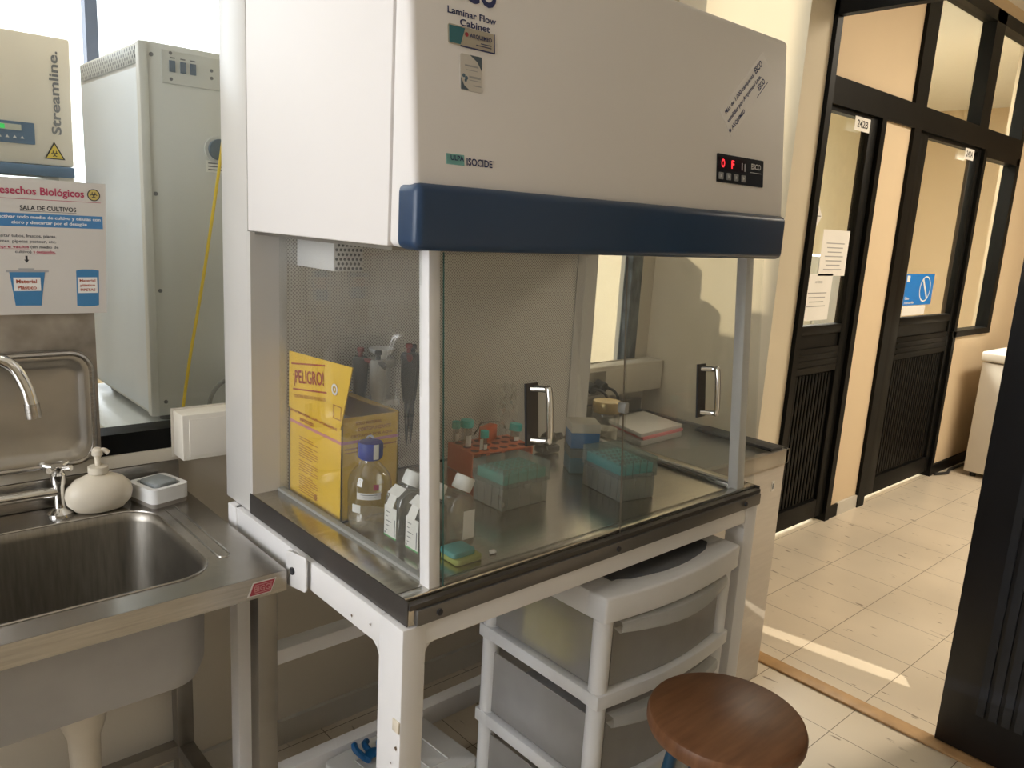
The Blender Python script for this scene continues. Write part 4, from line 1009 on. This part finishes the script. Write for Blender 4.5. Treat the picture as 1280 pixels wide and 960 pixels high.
q.tube(smooth_path([(-.112, .50, ZK), (-.108, .490, ZK), (-.096, .488, ZK), (-.088, .50, ZK)], 4), .0022, 8)
obj('drain_ridge', q, STEEL, SK)
obj('backsplash', MB().box(kx0, -.032, ky1 - .015, ky1, ZK + .0005, .909, .003), STEEL, SK)
dr = obj('drain_pipe', MB().lathe([(.050, -.0), (.050, -.03), (.053, -.031), (.053, -.058), (.048, -.06), (.040, -.11), (.030, -.14), (.026, -.30), (.026, -.5)], (-.335, .64, .597), 28, cap=False), PVC, SK)
obj('pipe_collar', MB().lathe([(.0535, -.035), (.0555, -.037), (.0555, -.046), (.0535, -.048)], (-.335, .64, .597), 28, cap=False), PVC, dr)
for x, y in ((-.072, .402), (-.072, .89), (-1.3, .402), (-1.3, .89)):
    obj('leg', MB().box(x, x + .04, y, y + .04, 0, .800, .002), STEELD, SK)
obj('lower_rail', MB().box(-1.26, -.072, .895, .925, .13, .165), STEELD, SK); obj('lower_rail', MB().box(-.070, -.034, .44, .89, .13, .165), STEELD, SK)
fr = Fr((-.105, ky0 - .001, .806), (1, 0, 0), (0, 0, 1)); rs = obj('maker_sticker', MB().decal(fr, [(-.004, .0), (.043, .0), (.054, .027), (.008, .027)], .0006, 0), PAPER, SK)
obj('red_face', MB().decal(fr, [(.001, .002), (.042, .002), (.051, .025), (.0095, .025)], .0004, .0006), STICKR, rs)
q = MB(); q.text(fr, 'BIGGI', .010, .044, .008, .011, .0013); q.drect(fr, .008, .042, .0045, .006, .0002, .001); q.drect(fr, .012, .046, .0205, .022, .0002, .001)
obj('lettering', q, pm('pink_print', (.52, .22, .22), .5), rs)

# faucet
FC = thing('faucet', 'chrome bridge faucet with swan neck spout at the back of the sink', 'faucet', (-.42, .895, ZK))
q = MB(); q.lathe([(.026, 0), (.026, .004), (.018, .010), (.012, .016), (.012, .065), (.015, .072), (.015, .090), (.010, .096)], (-.302, .895, ZK), 24); q.lathe([(.026, 0), (.026, .004), (.018, .010), (.012, .016), (.012, .065), (.015, .072), (.015, .090), (.010, .096)], (-.54, .895, ZK), 24)
islands('body', q, CHROME, FC)
obj('bridge', MB().cyl((-.302, .895, ZK + .052), (-.54, .895, ZK + .052), .0115, 20).cyl((-.43, .895, ZK + .03), (-.43, .895, ZK + .085), .018, 20), CHROME, FC)
def cross(cx):
    q = MB(); q.lathe([(.010, .094), (.013, .100), (.013, .108), (.006, .113), (0, .113)], (cx, .895, ZK), 20)
    for t_ in (45, 135, 225, 315):
        dx, dy = math.cos(R(t_)), math.sin(R(t_)); q.tube([(cx + .008 * dx, .895 + .008 * dy, ZK + .104), (cx + .030 * dx, .895 + .030 * dy, ZK + .107)], [.005, .0068], 10)
    return q
obj('cross_handle', cross(-.302), CHROME, FC); obj('cross_handle', cross(-.54), CHROME, FC)
sp = obj('spout', MB().tube(smooth_path([(-.43, .895, ZK + .08), (-.43, .895, ZK + .25), (-.428, .88, ZK + .31), (-.415, .868, ZK + .345), (-.395, .858, ZK + .352), (-.374, .848, ZK + .335), (-.358, .840, ZK + .295), (-.352, .836, ZK + .262)], 6), .0125, 18), CHROME, FC)
obj('aerator', MB().cyl((-.3525, .8365, ZK + .265), (-.350, .835, ZK + .236), .0142, 20), STEEL, sp)
# soap bottle
SB = thing('soap_dispenser', 'cream round soap pump bottle standing on the sink beside the faucet', 'bottle', (-.228, .874, ZK))
obj('bottle', MB().lathe([(0, .001), (.034, .001), (.050, .006), (.065, .022), (.069, .040), (.065, .057), (.049, .074), (.024, .085), (.018, .088)], n=40, sy=.62, cap=False), BONE, SB, True)
obj('collar', MB().lathe([(.0185, .086), (.0205, .088), (.0205, .102), (.014, .104)], n=24), BONE, SB, True)
q = MB(); q.lathe([(.006, .102), (.007, .125), (.0115, .128), (.0115, .139), (.007, .144), (0, .144)], n=16); q.tube(smooth_path([(0, 0, .136), (.012, -.004, .138), (.021, -.006, .131)]), .0055, 10)
obj('pump', q, BONE, SB, True)
# soap dish with sponge
DI = thing('soap_dish', 'square white soap dish with grey base on the sink corner', 'dish', (-.103, .872, ZK), 14)
obj('base', MB().vbox(-.044, .044, -.050, .050, -.0, .010, .012, 4), DISHB, DI, True)
q = MB(); q.vbox(-.046, .046, -.052, .052, .0105, .027, .014, 4)
pts = rrect(-.046, .046, -.052, .052, .014, 4); pin = rrect(-.034, .034, -.040, .040, .010, 4); n = len(pts); vs = [(x, y, .026) for x, y in pts] + [(x, y, .044) for x, y in pts] + [(x, y, .044) for x, y in pin] + [(x, y, .026) for x, y in pin]; fs = []
for k in range(3):
    for i in range(n): fs.append((k * n + i, k * n + (i + 1) % n, (k + 1) * n + (i + 1) % n, (k + 1) * n + i))
q.raw(vs, fs); obj('tray', q, WHITEP, DI, True)
SP = obj('sponge', MB().vbox(-.029, .029, -.034, .034, .0, .023, .012, 4, .004), SPONGE, None, True); SP.location = (-.103, .872, ZK + .0275); SP.rotation_euler = (0, 0, R(20))
tag(SP, 'grey sponge lying in the white soap dish', 'sponge')
# steel tray leaning on the splash
TY = thing('steel_tray', 'stainless tray with rounded raised rim standing upright behind the faucet', 'tray', (-.55, .925, .93))
fr = Fr((0, .925, 0), (1, 0, 0), (0, 0, 1)); ox0, ox1, oz0, oz1 = -.95, -.213, .937, 1.195
vs = []; fs = []; prof = [(0, -.002), (0, .010), (.006, .016), (.014, .016), (.022, .012), (.030, .000), (.040, -.006), (.075, -.008)]
for ins, h_ in prof:
    p2 = rrect(ox0 + ins, ox1 - ins, oz0 + ins, oz1 - ins, max(.012, .045 - ins * .6), 6); vs += [(x, .935 - h_ * .6, z) for x, z in p2]
n = len(p2)
for k in range(len(prof) - 1):
    for i in range(n): fs.append((k * n + i, k * n + (i + 1) % n, (k + 1) * n + (i + 1) % n, (k + 1) * n + i))
fs.append(tuple((len(prof) - 1) * n + i for i in range(n)))
obj('pan', MB().raw(vs, fs), pm('tray_steel', (.50, .47, .42), .33, metal=.95, var=.1, nscale=9), TY)
p2 = rrect(ox0 + .006, ox1 - .006, oz0 + .006, oz1 - .006, .042, 6); p2.append(p2[0])
obj('rolled_rim', MB().tube([(x, .9285, z) for x, z in p2], .0065, 8), STEEL, TY)
# galvanized sheet on the window
tag(obj('metal_sheet', MB().box(-1.0, -.203, YB - .0175, YB - .0150, .915, 1.34), GALV), 'stained galvanized metal sheet fixed behind the poster and the steel tray', 'sheet')

# poster
PO = thing('poster', 'printed biological waste poster with a blue bin and a blue canister hung over the sink', 'poster', (-.38, .928, 1.275))
FPo = Fr((0, .930, 0), (1, 0, 0), (0, 0, 1)); A = .0013
obj('sheet', MB().decal(FPo, [(-.60, 1.278), (-.181, 1.275), (-.172, 1.551), (-.60, 1.553)], .001, 0), PAPER, PO)
obj('title_lettering', MB().text(FPo, 'Desechos Biológicos', -.381, -.2145, 1.5205, .0150, A + .0003), INKC, PO)
q = MB(); q.drect(FPo, -.55, -.183, 1.5105, 1.5115, .0003, A - .0002); obj('rule', q, INKC, PO)
bd = obj('biohazard_badge', MB().ddisc(FPo, -.196, 1.5265, .0125, .0004, .001), INKK, PO); obj('yellow_face', MB().ddisc(FPo, -.196, 1.5265, .0105, .0004, .0014), BIOD, bd)
q = MB()
for a in (90, 210, 330): q.dring(FPo, -.196 + .004 * math.cos(R(a)), 1.5265 + .004 * math.sin(R(a)), .0022, .0038, .002, 14, a + 50, a + 310)
obj('trefoil', q, INKK, bd)
obj('subtitle_lettering', MB().text(FPo, 'SALA DE CULTIVOS', -.3335, -.231, 1.4895, .0088, A).drect(FPo, -.3335, -.231, 1.4865, 1.4873, .0003, A - .0004), INKK, PO)
bn = obj('blue_banner', MB().drect(FPo, -.55, -.181, 1.456, 1.4825, .0004, .001), SIGNB, PO)
obj('lettering', MB().text(FPo, 'Inactivar todo medio de cultivo y células con', -.379, -.185, 1.4725, .0062, A + .0004).text(FPo, 'cloro y descartar por el desagüe', -.350, -.212, 1.4615, .0062, A + .0004), INKW, bn)
obj('paragraph', MB().text(FPo, 'Depositar tubos, frascos, placas,', -.391, -.271, 1.4345, .0060, A).text(FPo, 'guantes, pipetas pasteur, etc.', -.386, -.272, 1.4235, .0060, A).text(FPo, '(sin medio de', -.319, -.268, 1.4125, .0056, A).text(FPo, 'cultivo)', -.347, -.318, 1.4025, .0056, A), INKG, PO)
obj('red_paragraph', MB().text(FPo, 'Siempre vacíos', -.392, -.322, 1.4125, .0056, A).text(FPo, 'y destapados.', -.315, -.274, 1.4025, .0056, A).drect(FPo, -.392, -.322, 1.4105, 1.4110, .0003, .001).drect(FPo, -.315, -.274, 1.4005, 1.4010, .0003, .001), INKC, PO)
obj('arrow', MB().drect(FPo, -.3295, -.3255, 1.389, 1.397, .0003, .001).decal(FPo, [(-.332, 1.389), (-.323, 1.389), (-.3275, 1.3825)], .0003, .001), INKK, PO)
b_ = obj('bin_picture', MB().decal(FPo, [(-.3525, 1.295), (-.306, 1.294), (-.296, 1.364), (-.360, 1.365)], .0003, .001), BINB, PO)
obj('bin_lid', MB().drect(FPo, -.365, -.289, 1.3635, 1.368, .0003, .0012).drect(FPo, -.343, -.315, 1.368, 1.3715, .0003, .0012), INKL, b_)
obj('white_panel', MB().drect(FPo, -.3535, -.305, 1.325, 1.3525, .0003, .0014), PAPERW, b_)
obj('lettering', MB().text(FPo, 'Material', -.349, -.312, 1.341, .0075, .0022).text(FPo, 'Plástico', -.347, -.313, 1.3285, .0075, .0022), INKR, b_)
b_ = obj('canister_picture', MB().decal(FPo, [(-.239, 1.292), (-.228, 1.290), (-.207, 1.290), (-.196, 1.292), (-.193, 1.367), (-.206, 1.3695), (-.226, 1.3695), (-.2375, 1.367)], .0003, .001), BINB, PO)
obj('white_panel', MB().drect(FPo, -.2355, -.1975, 1.319, 1.3525, .0003, .0014), PAPERW, b_)
obj('lettering', MB().text(FPo, 'Material', -.232, -.201, 1.3435, .0052, .0022).text(FPo, 'plástico', -.231, -.202, 1.3335, .0052, .0022).text(FPo, 'PIPETAS', -.231, -.202, 1.3235, .0052, .0022), INKR, b_)

# ------------------------------------------------------------------ drawer cart
DC = thing('drawer_cart', 'white plastic drawer cart with smoky drawers under the flow cabinet', 'drawer cart', (.70, .17, 0))
cx0, cx1, cy0, cy1 = .462, .932, -.022, .362
levels = [(.545, .578), (.318, .352), (.09, .124)]
for x, y in ((cx0 + .022, cy0 + .022), (cx1 - .022, cy0 + .022), (cx0 + .022, cy1 - .022), (cx1 - .022, cy1 - .022)):
    obj('corner_post', MB().lathe([(.024, 0), (.024, .09), (.0205, .095), (.0205, .755)], (x, y, 0), 20), CARTW, DC)
def bow(z0, z1):
    """tray frame, front edge bowed outwards"""
    q = MB(); pts = []
    for k in range(13):
        t_ = k / 12; pts.append((cx0 + (cx1 - cx0) * t_, cy0 - .022 * math.sin(math.pi * t_), z0))
    q.prism(pts + [(cx1, cy0 + .045, z0), (cx0, cy0 + .045, z0)], (0, 0, z1 - z0), .003)
    q.box(cx0 + .001, cx0 + .045, cy0 + .034, cy1 - .03, z0 + .001, z1 - .001, .003); q.box(cx1 - .045, cx1 - .001, cy0 + .034, cy1 - .03, z0 + .001, z1 - .001, .003); q.box(cx0, cx1, cy1 - .04, cy1, z0, z1, .003)
    q.box(cx0 + .04, cx1 - .04, cy0 + .04, cy1 - .03, z0, z0 + .006); return q
for z0, z1 in levels: obj('shelf_frame', bow(z0, z1), CARTW, DC)
def topframe():
    q = MB(); pts = []; z0 = .742; z1 = .80
    for k in range(17):
        t_ = k / 16; dip = .016 * (max(0, math.sin(math.pi * (t_ - .2) / .65)) if .2 < t_ < .85 else 0); pts.append((cx0 - .004 + (cx1 - cx0 + .008) * t_, cy0 - .004 - .022 * math.sin(math.pi * t_), z0))
    q.prism(pts + [(cx1 + .004, cy0 + .05, z0), (cx0 - .004, cy0 + .05, z0)], (0, 0, z1 - z0), .006, 3)
    q.box(cx0 - .004, cx0 + .07, cy0 + .04, cy1 + .004, z0, z1, .005); q.box(cx1 - .05, cx1 + .004, cy0 + .04, cy1 + .004, z0, z1, .005); q.box(cx0, cx1, cy1 - .05, cy1 + .004, z0, z1, .005)
    return q
obj('top_frame', topframe(), CARTW, DC)
pts = [(cx0 + .072, cy0 + .052), (cx0 + .11, cy0 + .030)] + [(cx0 + .11 + .27 * k / 6, cy0 + .030 - .02 * math.sin(math.pi * k / 6)) for k in range(1, 6)] + [(cx0 + .38, cy0 + .030), (cx1 - .052, cy0 + .052), (cx1 - .052, cy1 - .052), (cx0 + .072, cy1 - .052)]
obj('top_window', MB().prism([(x, y, .797) for x, y in pts], (0, 0, .0045)), frosted('smoky_top', (.24, .25, .27), .62, .12), DC)
def drawer(z0, z1):
    q = MB(); a, b_ = cx0 + .046, cx1 - .046; f = cy0 + .012; t_ = .003
    pts = [(a + (b_ - a) * k / 12, f - .020 * math.sin(math.pi * k / 12), z0) for k in range(13)]
    q.prism(pts + [(b_, f + t_, z0), (a, f + t_, z0)], (0, 0, z1 - z0))
    q.box(a - .03, a - .03 + t_, f + .03, cy1 - .03, z0, z1 - .008); q.box(b_ + .03 - t_, b_ + .03, f + .03, cy1 - .03, z0, z1 - .008); q.box(a - .03, b_ + .03, cy1 - .033, cy1 - .03, z0, z1 - .01); q.box(a - .03, b_ + .03, f + .03, cy1 - .03, z0, z0 + .003)
    d = obj('drawer', q, DRAWP, DC)
    q = MB(); pts = [(a + (b_ - a) * k / 12, f - .022 - .020 * math.sin(math.pi * k / 12), z1 - .030 + .012 * abs(k / 6 - 1)) for k in range(13)]
    vs = []; fs = []
    for k, (x, y, z) in enumerate(pts):
        g_ = .010 * math.sin(math.pi * k / 12); vs += [(x, y + .024, z1), (x, y + .004 - g_, z1 - .002), (x, y - g_, z1 - .008), (x, y - g_, z1 - .024 - g_), (x, y + .006 - g_, z1 - .028 - g_), (x, y + .024, z1 - .022)]
    for k in range(12):
        for j in range(6): fs.append((k * 6 + j, k * 6 + (j + 1) % 6, k * 6 + 6 + (j + 1) % 6, k * 6 + 6 + j))
    q.raw(vs, fs)
    obj('handle_lip', q, frosted('clear_lip_%d' % int(z0 * 1000), (.70, .70, .68), .62, .2), d)
    return d
drawer(.582, .738); drawer(.355, .520); drawer(.128, .300)
tag(obj('yellow_packet', MB().box(.484, .60, .08, .24, .588, .70, .012), PATCHY), 'yellow packet lying inside the top smoky drawer of the cart', 'packet')
tag(obj('dark_packet', MB().box(.70, .86, .03, .24, .753, .790, .008), PATCHN), 'dark navy packet under the smoky top of the drawer cart', 'packet')
tag(obj('pale_packet', MB().box(.486, .62, .06, .32, .362, .430, .02, 3), GREYPK), 'pale plastic packets inside the second smoky drawer of the cart', 'packet')

# ------------------------------------------------------------------ bin under the bench
BN = thing('storage_bin', 'pale lidded plastic bin on the floor under the flow cabinet', 'bin', (.325, .47, 0), 4)
obj('body', MB().vbox(-.13, .13, -.105, .105, .001, .172, .02, 4), BINP, BN, True)
ld = obj('lid', MB().vbox(-.150, .150, -.122, .122, .172, .200, .018, 4, .006), BINP, BN, True)
q = MB()
for x0, x1, y0, y1 in ((-.09, .09, -.075, -.072), (-.09, .09, .072, .075), (-.09, -.087, -.075, .075), (.087, .09, -.075, .075), (-.03, -.027, -.075, .075), (.03, .033, -.075, .075)): q.box(x0, x1, y0, y1, .199, .203)
obj('embossed_lines', q, WHITEP, ld, True)
obj('latch', MB().box(-.02, .02, -.130, -.120, .150, .196, .003), BINP, ld, True)
GL = obj('rubber_glove', MB().tube(smooth_path([(0, 0, .012), (.02, .01, .016), (.045, .0, .012), (.06, -.015, .010)]), [.012] * 19, 10).tube(smooth_path([(.02, .01, .014), (.015, .035, .026), (.03, .05, .020)]), .008, 8).tube(smooth_path([(.0, .005, .012), (-.015, .025, .03), (-.012, .04, .036)]), .008, 8).tube(smooth_path([(.04, .0, .012), (.05, .025, .022), (.06, .035, .018)]), .008, 8), GLOVE, None, True)
GL.location = (.245, .505, .2035); tag(GL, 'crumpled blue rubber glove on the lid of the pale bin', 'glove')

# ------------------------------------------------------------------ stool
ST = thing('stool', 'round stool with worn brown wooden seat and blue metal legs', 'stool', (.603, -.232, 0))
obj('seat', MB().lathe([(0, .562), (.140, .562), (.150, .566), (.1535, .575), (.1535, .588), (.150, .597), (.143, .601), (0, .602)], n=64), WOODS, ST, True)
for k in range(4):
    t_ = R(45 + 90 * k + 10); c_, s2_ = math.cos(t_), math.sin(t_)
    lg = obj('leg', MB().tube([(.095 * c_, .095 * s2_, .562), (.185 * c_, .185 * s2_, .004)], .0125, 14), STOOLB, ST, True)
    obj('foot', MB().tube([(.184 * c_, .184 * s2_, .012), (.186 * c_, .186 * s2_, .001)], .0145, 14), RUBBER, lg, True)
q = MB(); pts = [(.152 * math.cos(R(a)), .152 * math.sin(R(a)), .21) for a in range(0, 361, 12)]; obj('foot_ring', q.tube(pts, .008, 10), STOOLB, ST, True)
q = MB(); q.lathe([(.10, .548), (.108, .548), (.108, .562), (.10, .562)], n=32, cap=False); obj('seat_bracket', q, STOOLB, ST, True)

# ------------------------------------------------------------------ light
def area(name, loc, rot, sx, sy, power, col):
    l = bpy.data.lights.new(name, 'AREA'); l.shape = 'RECTANGLE'; l.size = sx; l.size_y = sy; l.energy = power; l.color = col
    o = bpy.data.objects.new(name, l); COL.objects.link(o); o.location = loc; o.rotation_euler = tuple(R(a) for a in rot); return o
area('window_daylight', (-2.62, .12, 1.75), (0, -90, 0), 1.7, 1.4, 31, (.94, .955, 1.))
area('fill_lab', (-.4, -2.2, 2.96), (0, 0, 0), 1.2, .6, 2, (1., .93, .82))  # added fill under the lab ceiling, no fitting there
area('ceiling_lamp_corridor', (4.2, -.9, 2.96), (0, 0, 0), 2.4, .5, 100, (1., .88, .71))
area('ceiling_lamp_rooms', (4.9, 2.3, 2.96), (0, 0, 0), 1.6, .6, 290, (1., .97, .87))
area('fill_next_room', (-.3, 1.35, 4.5), (0, 0, 0), 1.4, .4, 34, (1., .95, .86))  # added fill to lift the fronts facing away from the far window
pt = area('sky_portal', (-.12, 3.48, 2.7), (-90, 0, 0), 3.9, 3.3, 1, (1, 1, 1)); pt.data.cycles.is_portal = True
sun = bpy.data.lights.new('sun', 'SUN'); sun.energy = 2.9; sun.angle = R(.6); sun.color = (1., .86, .64)
so = bpy.data.objects.new('sun', sun); COL.objects.link(so); so.location = (-3, 4, 4)
so.rotation_euler = Vector((.93, -.75, -.41)).to_track_quat('-Z', 'Y').to_euler()
# added narrow spot behind the camera draws the thin streak on floor and counter
_n = Vector((.133, .0228, .203)).normalized(); S_ = Vector((-1.6, -2.6, 2.75)); d_ = (Vector((2.10, .10, 0)) - S_).normalized(); l_ = _n.cross(d_).normalized()
gl = bpy.data.lights.new('streak_spot', 'SPOT'); gl.energy = 1500; gl.color = (1., .90, .72); gl.spot_size = R(13); gl.spot_blend = .25; gl.shadow_soft_size = .003
streak_ob = bpy.data.objects.new('streak_spot', gl); COL.objects.link(streak_ob)
streak_ob.matrix_world = Matrix.Translation(S_) @ Matrix((l_.cross(-d_), l_, -d_)).transposed().to_4x4() @ Matrix.Diagonal((.035, 1, 1, 1))
W = bpy.data.worlds.new('World'); SC.world = W; W.use_nodes = True
bg = W.node_tree.nodes['Background']
sky = W.node_tree.nodes.new('ShaderNodeTexSky'); sky.sky_type = 'HOSEK_WILKIE'; sky.turbidity = 4; sky.sun_direction = Vector((-.93, .75, .41)).normalized()
mx = W.node_tree.nodes.new('ShaderNodeMixRGB'); mx.inputs[0].default_value = .75; mx.inputs[2].default_value = (.92, .96, 1., 1)
W.node_tree.links.new(sky.outputs[0], mx.inputs[1]); W.node_tree.links.new(mx.outputs[0], bg.inputs['Color']); bg.inputs['Strength'].default_value = 4.2

# ------------------------------------------------------------------ camera
yaw, pitch, roll, fpx = .736907797, .203039953, -.058078638, 977.865763
fw = Vector((math.sin(yaw) * math.cos(pitch), math.cos(yaw) * math.cos(pitch), -math.sin(pitch)))
rt = Vector((math.cos(yaw), -math.sin(yaw), 0)); dn = fw.cross(rt)
r2 = rt * math.cos(roll) + dn * math.sin(roll); d2 = -rt * math.sin(roll) + dn * math.cos(roll)
cd = bpy.data.cameras.new('camera'); cam = bpy.data.objects.new('camera', cd); COL.objects.link(cam)
M = Matrix((r2, -d2, -fw)).transposed().to_4x4(); M.translation = Vector((-.664, -.9455, 1.52)); cam.matrix_world = M
cd.sensor_fit = 'HORIZONTAL'; cd.sensor_width = 36; cd.lens = fpx / 1280 * 36; cd.clip_start = .02
SC.camera = cam
SC.view_settings.view_transform = 'Standard'; SC.view_settings.look = 'None'; SC.view_settings.gamma = 1; SC.view_settings.exposure = .1
SC.view_settings.use_curve_mapping = False
SC.cycles.max_bounces = 10; SC.cycles.transparent_max_bounces = 32; SC.cycles.use_denoising = True; SC.cycles.sample_clamp_indirect = 6
